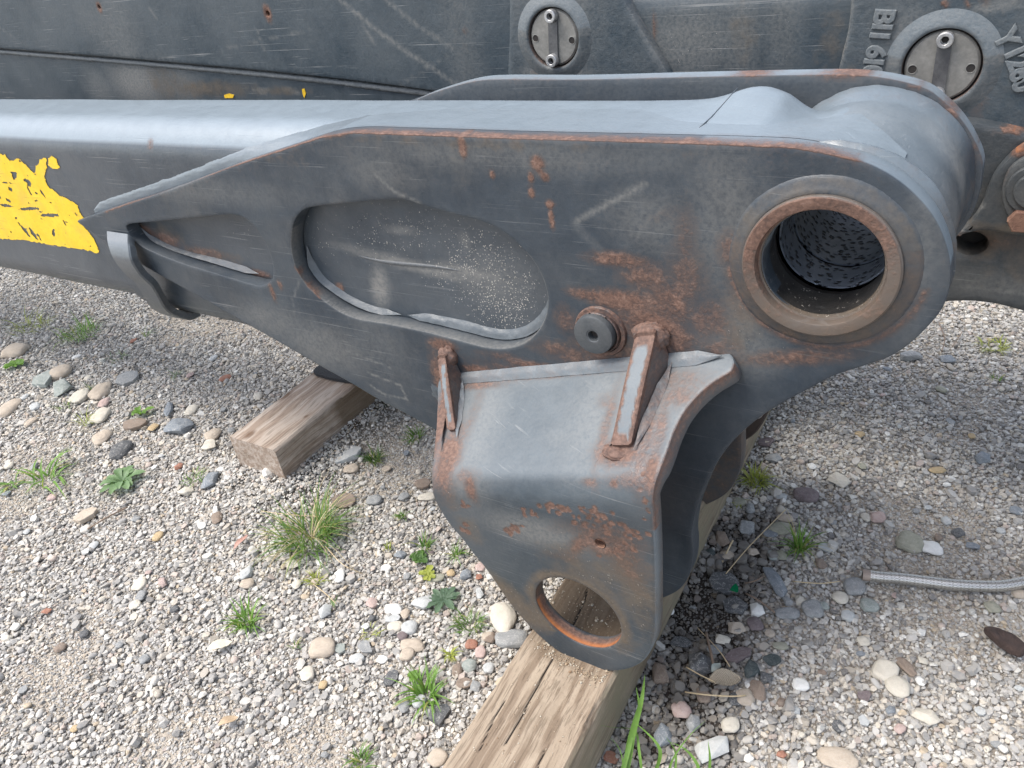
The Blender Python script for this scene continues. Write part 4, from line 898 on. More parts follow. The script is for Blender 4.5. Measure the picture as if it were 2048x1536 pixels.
def raised(ch, P, up, right, size, parent):
    cu = bpy.data.curves.new('lettering', 'FONT'); cu.body = ch; cu.size = size; cu.extrude = .0016; cu.bevel_depth = .0009; cu.bevel_resolution = 1; cu.offset = size*.018; cu.align_x = 'CENTER'; cu.align_y = 'CENTER'
    tmp = bpy.data.objects.new('t', cu); COL.objects.link(tmp); dg = bpy.context.evaluated_depsgraph_get(); me = bpy.data.meshes.new_from_object(tmp.evaluated_get(dg)); bpy.data.objects.remove(tmp)
    nrm = right.cross(up); R = Matrix((right, up, nrm)).transposed()
    vs_ = [P+R @ v.co for v in me.vertices]; fs = [tuple(f.vertices) for f in me.polygons]
    o = mesh_obj('raised_letter', [tuple(v) for v in vs_], fs, MAT['boom_cast'], parent, None, {'dust': np.full(len(vs_), .4), 'pale': np.full(len(vs_), .25)})
    return o
ty = YM-.0085
for txt, pts in (('B11610', [(1767,33),(1763,53),(1758,71),(1751,104),(1746,123),(1743,143)]), ('Y1260', [(2012,78),(2031,104),(2036,126),(2041,148),(2046,168)])):
    a, b = on_y(*pts[0], ty), on_y(*pts[-1], ty); D = (b-a).normalized(); Rr = Vector((-D.z, 0, D.x)).normalized()
    for ch, p in zip(txt, pts):
        raised(ch, on_y(*p, ty), Rr, D, .026 if txt[0] == 'B' else .026, boom)
# lower knuckle at the right edge : ledge plate, round lug, link plate, pin and bolt
YE = .336
pe = spline(xz([(1700,236),(1880,238),(1962,246),(2048,264),(2200,292),(2330,420),(2300,690),(2150,650),(2048,626),(2000,613),(1950,606),(1900,606),(1860,612),(1740,620),(1690,420)], YE), .008)
hq = on_y(1941, 488, YE)
plate('knuckle_plate', pe, [circle2(hq.x, hq.z, .0155, 28, .0125)], .06, flat(YE), MAT['boom_low'], boom, .006, .005,
      boom_attr([([(1925,576),(1960,580),(2050,588)], .0014, .5), ([(1955,515),(2040,540)], .001, .2)], [(2022,262,18,4,1.3), (1930,462,30,10,.55), (2000,480,60,20,.4)], [(2000,570,60,20,.25)], [(1960,480,60,40,.6), (2040,520,60,60,.4)], YE))
V, Fc = lathe([(.017, 0), (.017, .03), (.0001, .03)], hq.x, hq.z, 24); mesh_obj('drain_hole', [(v[0], v[1]+YE+.004, v[2]) for v in V], [f[::-1] for f in Fc], MAT['dark'], boom)
YG = .318
pf = spline(xz([(1908,474),(1940,447),(1962,415),(1974,382),(1988,352),(2010,324),(2046,294),(2110,270),(2190,290),(2240,360),(2240,440),(2180,480),(2100,484),(2020,470),(1960,463)], YG), .006)
plate('round_lug', pf, [], .02, flat(YG), MAT['boom_low'], boom, .004, .005, boom_attr([([(1908,474),(1962,415)], .0015, .5)], [(2035,300,20,9,1.4), (1915,470,16,6,.5)], [], [(2000,455,60,12,.5)], YG))
YL = .308
pg_ = spline(xz([(2004,400),(2006,368),(2020,338),(2046,318),(2090,302),(2140,322),(2165,370),(2160,420),(2135,452),(2090,464),(2050,461),(2026,450),(2013,428)], YL), .004)
plate('link_plate', pg_, [], .0105, flat(YL), MAT['boom_low'], boom, .0022, .005, boom_attr([], [(2010,330,8,30,.5)], [(2060,380,60,60,.2)], [], YL))
for (a, b, r_, h_, mt) in ((2072,378,.026,.004,'boom_low'), (2072,378,.019,.008,'boom_low'), (2043,438,.0125,.010,'rustybolt')):
    q = on_y(a, b, YL); V, Fc = lathe([(r_, YL+.001), (r_, YL-h_+.001), (r_-.0012, YL-h_), (.0001, YL-h_)], q.x, q.z, 48 if mt != 'rustybolt' else 6); mesh_obj('pin_end' if mt != 'rustybolt' else 'rusty_bolt', V, Fc, MAT[mt], boom, 35)

# ================================================================== TIMBERS
def wood(name, c1, c2, c3, seed, end=False, side=(0.20, 0.145, 0.095), wetk=None):
    M = NT(name); c = M.coord((1, 1, 1), (0, 0, 0), (seed, seed*.7, 0))
    wob = M.n('ShaderNodeVectorMath', operation='ADD'); nn = M.n('ShaderNodeTexNoise'); M.l(c, nn.inputs['Vector']); nn.inputs['Scale'].default_value = 5; nn.inputs['Detail'].default_value = 2
    sc = M.n('ShaderNodeVectorMath', operation='SCALE'); M.l(nn.outputs['Color'], sc.inputs[0]); sc.inputs['Scale'].default_value = .035
    M.l(c, wob.inputs[0]); M.l(sc.outputs[0], wob.inputs[1])
    mp = M.n('ShaderNodeMapping'); mp.inputs['Scale'].default_value = (1, .045, 1); M.l(wob.outputs[0], mp.inputs[0])
    g1 = M.noise(mp.outputs[0], 110, 4, .6); g2 = M.noise(mp.outputs[0], 420, 3, .6); g3 = M.noise(mp.outputs[0], 28, 3, .5)
    col = M.mix(M.rng(g3, .3, .7), c1, c2); col = M.mix(M.rng(g1, .46, .56, 0, .8), col, c3); col = M.mix(M.rng(g2, .52, .62, 0, .5), col, tuple(x*.45 for x in c3))
    n = M.noise(c, 22, 6, .7); n2 = M.noise(c, 300, 3, .6)
    dirt = M.attr('dirt'); dm = M.rng(M.math('ADD', dirt, M.math('MULTIPLY', M.math('SUBTRACT', n, .5), .9)), .3, .75)
    col = M.mix(M.math('MULTIPLY', dm, .8), col, M.mix(n2, (.055, .038, .024), side))
    col = M.mix(M.math('MULTIPLY', M.rng(M.attr('moss'), .1, .6), M.rng(n, .35, .6)), col, (.225, .195, .135))
    kn = M.attr('knot'); col = M.mix(M.rng(kn, .15, .8, 0, .8), col, (.13, .075, .045))
    ck = M.attr('crack'); col = M.mix(M.rng(ck, .45, .8), col, (.012, .009, .007))
    h = M.math('SUBTRACT', M.math('ADD', M.math('MULTIPLY', g1, .8), M.math('MULTIPLY', g2, .5)), M.math('MULTIPLY', ck, 2.0)); h = M.math('ADD', h, M.math('MULTIPLY', n2, .4))
    return M.fin(col, .82, M.bump(h, .7, .0016), spec=.25)
W1 = wood('weathered_timber', (.27, .21, .15), (.40, .33, .25), (.18, .13, .09), 3)
W2 = wood('pine_timber', (.37, .31, .255), (.46, .39, .33), (.27, .20, .15), 11)
def timber(name, x0, x1, y0, y1, z0, z1, mat, label, cracks=(), knots=(), dirtf=None, bev=.004, group=None, yaw=0):
    t = []; L = y1-y0; step = .0045; ny = max(2, int(L/step)); ring = []
    def side_pts(a, b, n): return [(a[0]+(b[0]-a[0])*i/n, a[1]+(b[1]-a[1])*i/n) for i in range(n)]
    w, h = x1-x0, z1-z0; b = bev
    crn = [(x0+b, z1), (x1-b, z1), (x1, z1-b), (x1, z0+b), (x1-b, z0), (x0+b, z0), (x0, z0+b), (x0, z1-b)]
    for k in range(8):
        a_, b_ = crn[k], crn[(k+1) % 8]; d = math.dist(a_, b_); n = max(1, int(d/(.0017 if k == 0 else .0032))) if k in (0, 2) else (max(1, int(d/.01)) if d > .01 else 2); ring += side_pts(a_, b_, n)
    V = []; nr = len(ring); cx_, cz_ = (x0+x1)/2, (z0+z1)/2
    ys = np.linspace(y0, y1, ny+1)
    for y in ys:
        for x, z in ring:
            p = Vector((x*14, y*2.2, z*14)); k = noise.noise(p)*.0008; q = Vector((x*90, y*7, z*90)); k += noise.noise(q)*.00035
            edge = 1 if (abs(z-z1) < b*1.1 and (x > x1-b*1.1 or x < x0+b*1.1)) else 0
            k -= edge*max(0, noise.noise(Vector((x*5, y*26, 3))))*.0030
            d = Vector((x-cx_, 0, z-cz_)).normalized(); V.append((x+d.x*k, y, z+d.z*k))
    Fc = [(i*nr+k, i*nr+(k+1) % nr, (i+1)*nr+(k+1) % nr, (i+1)*nr+k) for i in range(ny) for k in range(nr)]
    # end faces
    for yy, base, fl in ((y0, 0, True), (y1, ny*nr, False)):
        c_ = len(V); V.append((cx_, yy, cz_)); V_in = []
        for k in range(nr): Fc.append((c_, base+(k+1) % nr, base+k) if fl else (c_, base+k, base+(k+1) % nr))
    VV = np.array(V); X, Y, Z = VV.T; onz = np.abs(Z-z1) < .004
    ck = np.zeros(len(V)); kn = np.zeros(len(V))
    for pts, wd in cracks: ck = np.maximum(ck, np.clip(1.35-seg_d(X, Y, pts)/wd, 0, 1)*onz)
    for kx, ky, kr, kl in knots: kn = np.maximum(kn, np.clip(1.2-np.hypot((X-kx)/kr, (Y-ky)/kl), 0, 1)*onz)
    dirt = dirtf(X, Y, Z) if dirtf else np.zeros(len(V)); moss = (X > x1-.003)*.6 if name == 'long' else np.zeros(len(V))
    o = mesh_obj('timber_beam', V, Fc, mat, None, 40, {'crack': ck, 'knot': kn, 'dirt': dirt, 'moss': moss}, loc=(cx_, cy_(y0, y1), z0))
    return tag(o, label, 'timber', group)
def cy_(a, b): return (a+b)/2
def TZ(px, py, z=TIMBER_H): q = on_z(px, py, z); return (q.x, q.y)
TG = 'timbers the steelwork rests on'
def d1(X, Y, Z):
    d = np.where(np.abs(Z-TIMBER_H) < .005, .05, .22)
    hcx, hcy = TZ(1160, 1215); d = np.maximum(d, .95*np.clip(1.6-np.hypot((X-hcx)/.10, (Y-hcy-.02)/.075), 0, 1))
    q = TZ(1120, 1300); d = np.maximum(d, .6*np.clip(1.5-np.hypot((X-q[0])/.07, (Y-q[1])/.022), 0, 1))
    q = TZ(1080, 1440); d = np.maximum(d, .38*np.clip(1.5-np.hypot((X-q[0])/.03, (Y-q[1])/.09), 0, 1))
    return d
timber('long', -.2685, -.1525, -.50, .86, -.004, TIMBER_H, W1, 'long cracked weathered timber running forward beneath the bracket foot and brown lobes',
       [([TZ(1174,1180), TZ(1172,1193), TZ(1146,1254), TZ(1118,1290)], .0016), ([TZ(1105,1320), TZ(1093,1340), TZ(1060,1400), TZ(1040,1440), TZ(1010,1490)], .0014), ([TZ(1010,1400), TZ(985,1445), TZ(960,1500)], .0011), ([TZ(1090,1500), TZ(1075,1536)], .0012)], [(-.215, -.36, .006, .016)], d1, group=TG)
def d2(X, Y, Z):
    d = np.where(np.abs(Z-TIMBER_H) < .005, .02, .40); d = np.maximum(d, .95*np.clip((Y-.155-.05*np.sin(X*90))/.05, 0, 1)*(X > -.86)*(Z < TIMBER_H-.004)); return np.maximum(d, .8*np.clip((Y-.225)/.03, 0, 1))
k1 = TZ(570, 792); k2 = TZ(500, 869); k3 = TZ(612, 833)
timber('short', -.951, -.838, .037, .86, -.004, TIMBER_H, W2, 'short pale pine timber with sawn end, angled out under the arm on the left', [], [(k1[0], k1[1], .012, .022), (k2[0], k2[1], .009, .016), (k3[0], k3[1], .004, .007)], d2, group=TG)
# stacked blocks that carry the boom on top of the two timbers
for x, lb in ((-.213, 'stacked timber block carrying the boom on the far end of the long timber'), (-.895, 'stacked timber block carrying the boom on the far end of the short timber')):
    zt_ = bz(-.150) if x > -.5 else bz(.008)
    timber('block', x-.055, x+.055, .45, .57, TIMBER_H+.0005, zt_, W1, lb, group=TG)

# crumb-rubber mat between timber and arm
mt = [on_z(628, 748, TIMBER_H), on_z(645, 734, TIMBER_H), on_z(700, 700, TIMBER_H), on_z(860, 760, TIMBER_H), on_z(702, 769, TIMBER_H)]
mp_ = np.array([(p.x, p.y) for p in mt]); mp_ = spline(mp_, .012); mp_[:,1] += np.array([.002*noise.noise(Vector((p[0]*80, p[1]*80, 0))) for p in mp_])
mt_o = plate('rubber_mat', mp_, [], .007, lambda a, b, d: (a, b, TIMBER_H+.0085-d), MAT['rubber'], None, .0015, .004)
me = mt_o.data; c0 = Vector((mt[0].x, mt[0].y, TIMBER_H)); me.transform(Matrix.Translation(-c0)); mt_o.location = c0
tag(mt_o, 'black crumb-rubber mat strip on the short timber beneath the arm', 'rubber mat')

# ================================================================== GRAVEL, STONES
def px_of(p):
    d = Vector(p)-CAM; z = d.dot(Vector((UA.z, WA.z, VA.z))); return CX+F*d.dot(Vector((UA.x, WA.x, VA.x)))/z, CY-F*d.dot(Vector((UA.y, WA.y, VA.y)))/z, z
def stone_mesh(kind, seed, sub=0):
    import bmesh
    r_ = random.Random(seed); bm = bmesh.new()
    if kind == 'angular':
        n = 14 if sub == 0 else 20
        for i in range(n):
            d = Vector((r_.gauss(0, 1), r_.gauss(0, 1), r_.gauss(0, 1))).normalized(); k = r_.uniform(.86, 1.08); bm.verts.new(d*k)
        res = bmesh.ops.convex_hull(bm, input=bm.verts[:]); 
        for v in [v for v in bm.verts if not v.link_faces]: bm.verts.remove(v)
        if sub:
            bmesh.ops.bevel(bm, geom=bm.edges[:], offset=.10, segments=2, profile=.6, affect='EDGES', clamp_overlap=True)
            bmesh.ops.triangulate(bm, faces=bm.faces[:]); bmesh.ops.subdivide_edges(bm, edges=[e for e in bm.edges if e.calc_length() > .25], cuts=1)
            for v in bm.verts: v.co *= 1+.05*noise.noise(v.co*3+Vector((seed, 0, 0)))+.02*noise.noise(v.co*9)
    elif kind == 'slab':
        n = r_.randint(5, 8); an = sorted(r_.uniform(0, 2*math.pi) for _ in range(n)); an = [2*math.pi*(i+r_.uniform(-.28, .28))/n for i in range(n)]
        for zz, k in ((-.9, .93), (.9, 1.0)):
            for a in an: bm.verts.new((math.cos(a)*k*r_.uniform(.9, 1.05), math.sin(a)*k*r_.uniform(.9, 1.05), zz*r_.uniform(.75, 1.05)))
        bmesh.ops.convex_hull(bm, input=bm.verts[:])
        for v in [v for v in bm.verts if not v.link_faces]: bm.verts.remove(v)
        if sub:
            bmesh.ops.bevel(bm, geom=bm.edges[:], offset=.09, segments=2, profile=.6, affect='EDGES', clamp_overlap=True); bmesh.ops.triangulate(bm, faces=bm.faces[:])
            bmesh.ops.subdivide_edges(bm, edges=[e for e in bm.edges if e.calc_length() > .3], cuts=2); bmesh.ops.triangulate(bm, faces=bm.faces[:])
            for v in bm.verts: v.co *= 1+.05*noise.noise(v.co*2.5+Vector((seed, 0, 0)))+.025*noise.noise(v.co*8)
    else:
        bmesh.ops.create_icosphere(bm, subdivisions=4 if sub else 2, radius=1)
        e = r_.uniform(2.1, 2.7); o_ = Vector((seed*3.1, 0, 0)); a_ = r_.uniform(0, .25)
        for v in bm.verts:
            d = v.co.normalized(); L = (abs(d.x)**e+abs(d.y)**e+abs(d.z)**e)**(-1/e)
            v.co = d*L*(1+.20*noise.noise(d*1.1+o_)+.06*noise.noise(d*2.6+o_))*(1+a_*d.x)
    me = bpy.data.meshes.new(kind+'_stone'); bm.to_mesh(me); bm.free()
    if kind == 'rounded': me.shade_smooth()
    elif sub: me.shade_smooth(); me.set_sharp_from_angle(angle=math.radians(35))
    return me
def stone_mat(name, c1, c2, vein=0.0, speck=.3, rough=.75):
    M = NT(name); oi = M.n('ShaderNodeObjectInfo'); tc = M.n('ShaderNodeTexCoord'); ad = M.n('ShaderNodeVectorMath', operation='ADD'); M.l(tc.outputs['Object'], ad.inputs[0])
    cr = M.n('ShaderNodeCombineXYZ'); mr = M.math('MULTIPLY', oi.outputs['Random'], 37.0); M.l(mr, cr.inputs[0]); M.l(mr, cr.inputs[2]); M.l(cr.outputs[0], ad.inputs[1]); c = ad.outputs[0]
    n = M.noise(c, 1.6, 6, .65); n2 = M.noise(c, 9, 5, .7); n3 = M.noise(c, 30, 3, .7); vt = M.noise(c, 2.4, 3, .5, 1.2)
    col = M.mix(M.rng(n, .3, .7), c1, c2); col = M.mix(M.rng(n2, .52, .72, 0, speck), col, tuple(x*.45 for x in c1)); col = M.mix(M.rng(n3, .56, .72, 0, speck), col, tuple(min(.8, x*1.5) for x in c2))
    if vein: col = M.mix(M.math('MULTIPLY', M.rng(M.math('ABSOLUTE', M.math('SUBTRACT', vt, .5)), .0, .022, 1, 0), vein), col, (.55, .54, .50))
    # soil stuck round the base
    col = M.mix(M.rng(n, .55, .75, 0, .25), col, (.17, .14, .105))
    return M.fin(col, rough, M.bump(M.math('ADD', M.math('MULTIPLY', n2, .8), M.math('MULTIPLY', n3, .5)), .6, .0011), spec=.35)
SC = {'cream': ((.47, .43, .355), (.60, .555, .47)), 'white': ((.62, .61, .57), (.76, .75, .71)), 'pale grey': ((.36, .37, .36), (.50, .51, .50)), 'grey': ((.20, .205, .205), (.30, .305, .30)), 'blue-grey': ((.15, .17, .19), (.24, .26, .28)),
      'dark grey': ((.06, .062, .065), (.11, .112, .115)), 'brown': ((.17, .13, .10), (.27, .21, .165)), 'tan': ((.36, .30, .235), (.48, .41, .33)), 'ochre': ((.36, .26, .14), (.48, .37, .22)), 'olive': ((.24, .235, .18), (.34, .33, .26)),
      'pinkish': ((.36, .26, .23), (.50, .39, .35)), 'rust-red': ((.24, .105, .07), (.36, .18, .12)), 'purple-brown': ((.12, .095, .095), (.19, .15, .15)), 'green-grey': ((.20, .225, .205), (.31, .335, .31)), 'black-green': ((.035, .048, .048), (.07, .085, .085))}
SM = {k: stone_mat(k.replace(' ', '_').replace('-', '_')+'_stone', *v, vein=(.6 if 'grey' in k else .25)) for k, v in SC.items()}
LIB = {'r': [stone_mesh('rounded', i, 1) for i in range(7)], 'a': [stone_mesh('angular', 20+i, 1) for i in range(8)], 's': [stone_mesh('slab', 40+i, 1) for i in range(6)]}
for L_ in LIB.values():
    for me in L_: me.materials.append(SM['grey'])
# (x, y, width, height in photo pixels, colour, shape r/a/s, turn in degrees)
STONES = [(29,703,50,20,'tan','r',0),(90,762,48,34,'green-grey','s',-30),(117,749,44,20,'tan','r',-25),(123,780,52,38,'green-grey','a',-20),(16,819,32,28,'tan','r',0),(199,786,38,26,'tan','r',0),(158,796,34,24,'cream','r',0),(201,833,34,27,'cream','r',0),(207,806,20,17,'pinkish','r',0),
(258,760,48,24,'grey','s',0),(205,877,36,25,'tan','r',0),(238,902,36,30,'dark grey','r',0),(307,855,23,22,'ochre','a',0),(359,858,62,42,'blue-grey','a',-15),(270,850,58,22,'brown','s',10),(336,821,24,34,'blue-grey','a',70),(381,821,25,18,'cream','r',0),(426,872,32,22,'tan','r',0),
(422,892,36,24,'cream','a',0),(422,962,46,42,'blue-grey','a',20),(465,953,42,50,'pale grey','a',50),(371,983,36,25,'cream','a',0),(172,1032,50,28,'tan','s',-25),(314,1073,20,17,'ochre','r',0),(187,1090,18,14,'pale grey','r',0),(172,1103,19,16,'white','a',0),(434,1038,20,25,'brown','r',60),(430,1019,18,17,'white','a',0),
(689,915,78,38,'pale grey','s',-12),(615,930,26,20,'tan','r',0),(746,842,30,28,'tan','a',0),(558,983,48,40,'cream','r',0),(621,962,52,30,'grey','s',-15),(690,1005,52,28,'brown','s',0),(746,1004,30,20,'grey','r',0),(584,1131,42,19,'cream','a',0),(680,1157,21,27,'white','r',70),(629,1167,18,14,'tan','r',0),(594,1171,19,18,'cream','r',0),
(492,1147,34,34,'pale grey','a',-50),(492,1168,28,17,'tan','r',0),(277,1169,26,24,'cream','r',0),(281,1192,20,20,'grey','r',0),(324,1167,27,20,'pinkish','a',0),(94,1223,24,14,'rust-red','a',0),(744,1209,26,26,'pinkish','a',0),(650,1226,36,32,'pale grey','a',0),(16,1277,24,16,'cream','a',0),
(847,1206,54,36,'pale grey','a',5),(642,1297,54,40,'tan','r',-8),(784,1218,36,22,'white','r',10),(786,1236,34,18,'pale grey','s',0),(810,1226,18,20,'tan','r',0),(815,1255,30,26,'pale grey','r',0),(787,1252,32,18,'cream','r',0),(744,1235,19,18,'dark grey','a',0),(731,1252,19,17,'white','a',0),(820,1290,50,26,'tan','r',10),(812,1309,30,24,'tan','r',0),
(805,1270,22,18,'purple-brown','r',0),(681,1296,28,22,'green-grey','s',20),(731,1293,28,34,'grey','s',-45),(710,1316,30,19,'pale grey','r',0),(782,1354,30,34,'dark grey','s',-50),(615,1350,28,30,'cream','r',50),(644,1369,18,16,'ochre','r',0),(939,1332,29,26,'green-grey','r',0),(975,1336,21,20,'pale grey','r',0),(913,1342,20,24,'brown','r',0),(959,1305,21,25,'pinkish','r',0),
(942,1290,26,20,'rust-red','r',0),(974,1274,26,20,'tan','r',0),(872,1157,30,15,'olive','r',0),(931,1151,29,28,'blue-grey','a',0),(959,1154,17,16,'rust-red','a',0),(958,1187,24,30,'pale grey','a',0),(959,1136,20,18,'pinkish','r',0),(801,1112,28,22,'blue-grey','a',0),(900,1146,17,14,'ochre','r',0),(813,1154,15,13,'grey','r',0),
(1007,1237,48,64,'cream','r',70),(1015,1278,62,34,'grey','r',0),(978,1276,24,20,'brown','r',0),(929,1368,36,20,'brown','s',0),(951,1374,24,30,'grey','a',0),(880,1430,50,46,'dark grey','s',0),(872,1514,40,34,'tan','r',30),(808,1411,24,26,'grey','r',0),(835,1403,26,24,'pale grey','r',0),(847,971,34,20,'brown','s',0),(851,996,36,16,'cream','r',0),
(1441,1080,42,36,'brown','a',20),(1419,1105,18,16,'black-green','r',0),(1437,1122,24,14,'ochre','a',0),(1554,1165,42,88,'blue-grey','a',80),(1448,1166,62,44,'dark grey','s',20),(1470,1210,56,42,'dark grey','s',0),(1513,1222,34,38,'white','a',0),(1474,1256,40,32,'tan','a',0),(1507,1248,30,29,'purple-brown','r',0),(1444,1281,34,26,'cream','a',0),
(1362,1286,46,30,'dark grey','a',0),(1569,1227,46,22,'grey','r',5),(1558,1293,30,15,'olive','r',10),(1544,1321,38,26,'black-green','s',0),(1398,1334,60,60,'dark grey','a',0),(1476,1313,62,30,'purple-brown','s',-15),(1504,1345,40,48,'black-green','a',60),(1531,1356,28,28,'dark grey','a',0),(1516,1382,38,46,'brown','a',60),(1487,1397,36,32,'tan','r',0),(1467,1400,26,26,'dark grey','r',0),
(1405,1391,27,32,'brown','r',0),(1359,1420,38,34,'pinkish','r',0),(1458,1451,36,30,'cream','r',0),(1327,1478,48,62,'blue-grey','a',60),(1422,1500,84,56,'pale grey','a',-30),(1222,1516,32,32,'rust-red','a',0),(1386,1450,40,40,'grey','a',0),(1816,1087,50,42,'olive','r',30),(1857,1097,42,27,'white','r',25),(1753,1038,29,21,'pinkish','r',5),(1731,1036,18,18,'cream','r',0),
(1606,990,46,28,'purple-brown','r',20),(1676,963,46,34,'cream','a',30),(1722,932,15,16,'olive','r',0),(1963,924,38,26,'blue-grey','a',20),(1533,886,38,20,'purple-brown','s',0),(1546,917,36,22,'grey','a',0),(1818,716,52,24,'grey','a',10),(1895,721,32,19,'blue-grey','a',0),(1871,944,32,12,'ochre','r',0),(1562,993,25,19,'pale grey','a',0),
(1476,1005,28,18,'olive','r',0),(1500,1020,26,26,'grey','a',0),(1492,1055,42,44,'grey','a',0),(1560,1058,44,26,'olive','r',5),(1540,1067,32,20,'blue-grey','s',-60),(1567,1037,32,15,'tan','r',15),(1656,1098,42,20,'pale grey','s',15),(1543,1111,17,21,'green-grey','r',0),(1561,1111,21,21,'olive','r',0),(1705,1177,42,34,'grey','r',0),(1680,1198,30,25,'cream','r',0),
(1620,1220,38,34,'grey','r',0),(1599,1202,24,28,'cream','a',0),(1642,1128,24,28,'brown','a',0),(2034,1191,26,22,'tan','r',0),(1980,1220,28,24,'olive','r',0),(1765,1345,48,44,'cream','r',30),(1795,1378,44,44,'cream','r',60),(1816,1341,22,38,'brown','r',60),(1850,1438,54,38,'cream','a',15),(1668,1518,72,44,'tan','r',20),(1599,1371,32,26,'white','r',0),(1724,1285,23,21,'cream','r',0),
(1727,1443,24,24,'pale grey','s',0),(1729,1395,32,22,'purple-brown','s',0),(1563,1407,28,24,'brown','a',0),(1603,1469,19,18,'cream','a',0),(1676,1453,26,26,'dark grey','s',0),(1736,1212,34,28,'green-grey','r',0),(1645,1213,20,17,'green-grey','r',0),(1573,1202,26,26,'grey','a',0),(1844,1325,20,20,'cream','a',0),(1945,1096,28,22,'blue-grey','a',0),(1876,1078,22,18,'brown','a',0),
(1838,1366,15,18,'white','r',0),(1563,1508,22,20,'rust-red','a',0),(1452,1110,26,20,'tan','r',0),(1507,1104,26,18,'tan','a',0),(1430,1300,34,22,'grey','s',0),(1320,1350,40,50,'brown','a',70),(1545,890,10,10,'grey','a',0),(700,940,30,18,'tan','r',0),(660,860,26,20,'pale grey','a',0),(1240,1500,20,22,'grey','a',0)]
L_VIS = [(0,560),(300,650),(440,690),(640,790),(640,735),(870,880),(868,1000),(1000,1190),(1030,1260),(875,1536),(0,1536)]; SHORT = [(450,872),(640,725),(800,790),(740,870),(570,955),(460,915)]
R_VIS = [(1322,1250),(1400,1100),(1500,930),(1560,840),(1720,755),(1880,660),(1930,620),(2048,640),(2048,1536),(1200,1536)]
Lp, Rp, Sp = np.array(L_VIS, float), np.array(R_VIS, float), np.array(SHORT, float)
def vis(x, y): q = np.array([[x, y]]); return (inside(Lp, q)[0] and not inside(Sp, q)[0]) or inside(Rp, q)[0]
r_ = random.Random(99); placed = [(s[0], s[1], max(s[2], s[3])/2) for s in STONES]; extra = []
COLS = ['cream']*4+['pale grey']*6+['grey']*6+['blue-grey']*3+['white']*4+['tan']*3+['brown']*2+['pinkish']*2+['dark grey']*2+['olive', 'green-grey', 'ochre', 'rust-red', 'purple-brown']
tries = 0
while len(extra) < 90 and tries < 8000:
    tries += 1; x = r_.uniform(5, 2043); y = r_.uniform(640, 1530)
    if not vis(x, y) or (x < 760 and y > 1000 and r_.random() < .6): continue
    if x > 1650 and y < 1000 and r_.random() < .5: continue
    w = r_.uniform(15, 27)*(0.62+0.45*(y-600)/900); h = w*r_.uniform(.55, .9)
    if any(math.hypot(x-a, y-b) < c+w/2+2 for a, b, c in placed): continue
    placed.append((x, y, w/2)); extra.append((x, y, w, h, r_.choice(COLS), r_.choice('rraas'), r_.uniform(-40, 40)))
LAND = [('the big grass tuft', 620, 1060), ('the sawn end of the short timber', 510, 905), ('the near part of the long timber', 1010, 1420), ('the pale broad-leaf rosette', 245, 960), ('the braided hose', 1900, 1165), ('the capped end of the hose', 1738, 1152),
        ('the upright bright grass tuft', 1600, 1065), ('the bracket foot', 1230, 1335), ('the grey-green leaf rosette', 885, 1195), ('the long standing grey stone', 1554, 1165), ('the green glass shard', 1471, 1183), ('the dark bark piece', 2010, 1272), ('the dry skeleton leaf', 1452, 1352),
        ('the spreading grass at the left edge', 90, 930), ('the long pinkish leaf', 480, 1080), ('the lower left corner of the view', 60, 1480), ('the lower right corner of the view', 1990, 1480), ('the grey twig', 205, 1030), ('the boom at the right edge', 1980, 640),
        ('the medium grass tuft low on the left', 490, 1220), ('the leafy weed at the upper left', 280, 820), ('the tall grass blades by the timber', 1270, 1470), ('the mossy weed behind the timber', 1510, 930), ('the grass beside the sawn timber', 745, 900), ('the small tuft left of the bracket', 850, 1080),
        ('the tuft low in the middle', 845, 1365), ('the cluster of bright grass at the upper left', 160, 660), ('the long straw', 1515, 1080)]
used_lab = {}
SHN = {'r': ['rounded', 'smooth round', 'oval'], 'a': ['angular', 'jagged', 'blocky'], 's': ['flat slate-like', 'flat', 'thin flat']}
def stone_label(x, y, w, h, c, sh):
    size = 'tiny' if w*h < 260 else 'small' if w*h < 560 else 'medium' if w*h < 1300 else 'large'
    near = sorted(LAND, key=lambda l: math.hypot(l[1]-x, l[2]-y))
    for shn in SHN[sh]:
        for l in near[:4]:
            dx, dy = x-l[1], y-l[2]; d = math.hypot(dx, dy)
            if l[0].startswith('the long standing') and d < 30: continue
            v = 'below' if dy > 0 else 'above'; hz = 'right of' if dx > 0 else 'left of'
            rel = (v if abs(dy) > 2.2*abs(dx) else hz if abs(dx) > 2.2*abs(dy) else v+' and '+hz)
            rel = ('just ' if d < 70 else '' if d < 190 else 'well ')+rel
            lb = f"{size} {shn} {c} stone {rel} {l[0]}"
            if lb not in used_lab and len(lb.split()) <= 16: used_lab[lb] = 1; return lb
    lb = f"{size} {SHN[sh][0]} {c} stone among the gravel"; return lb
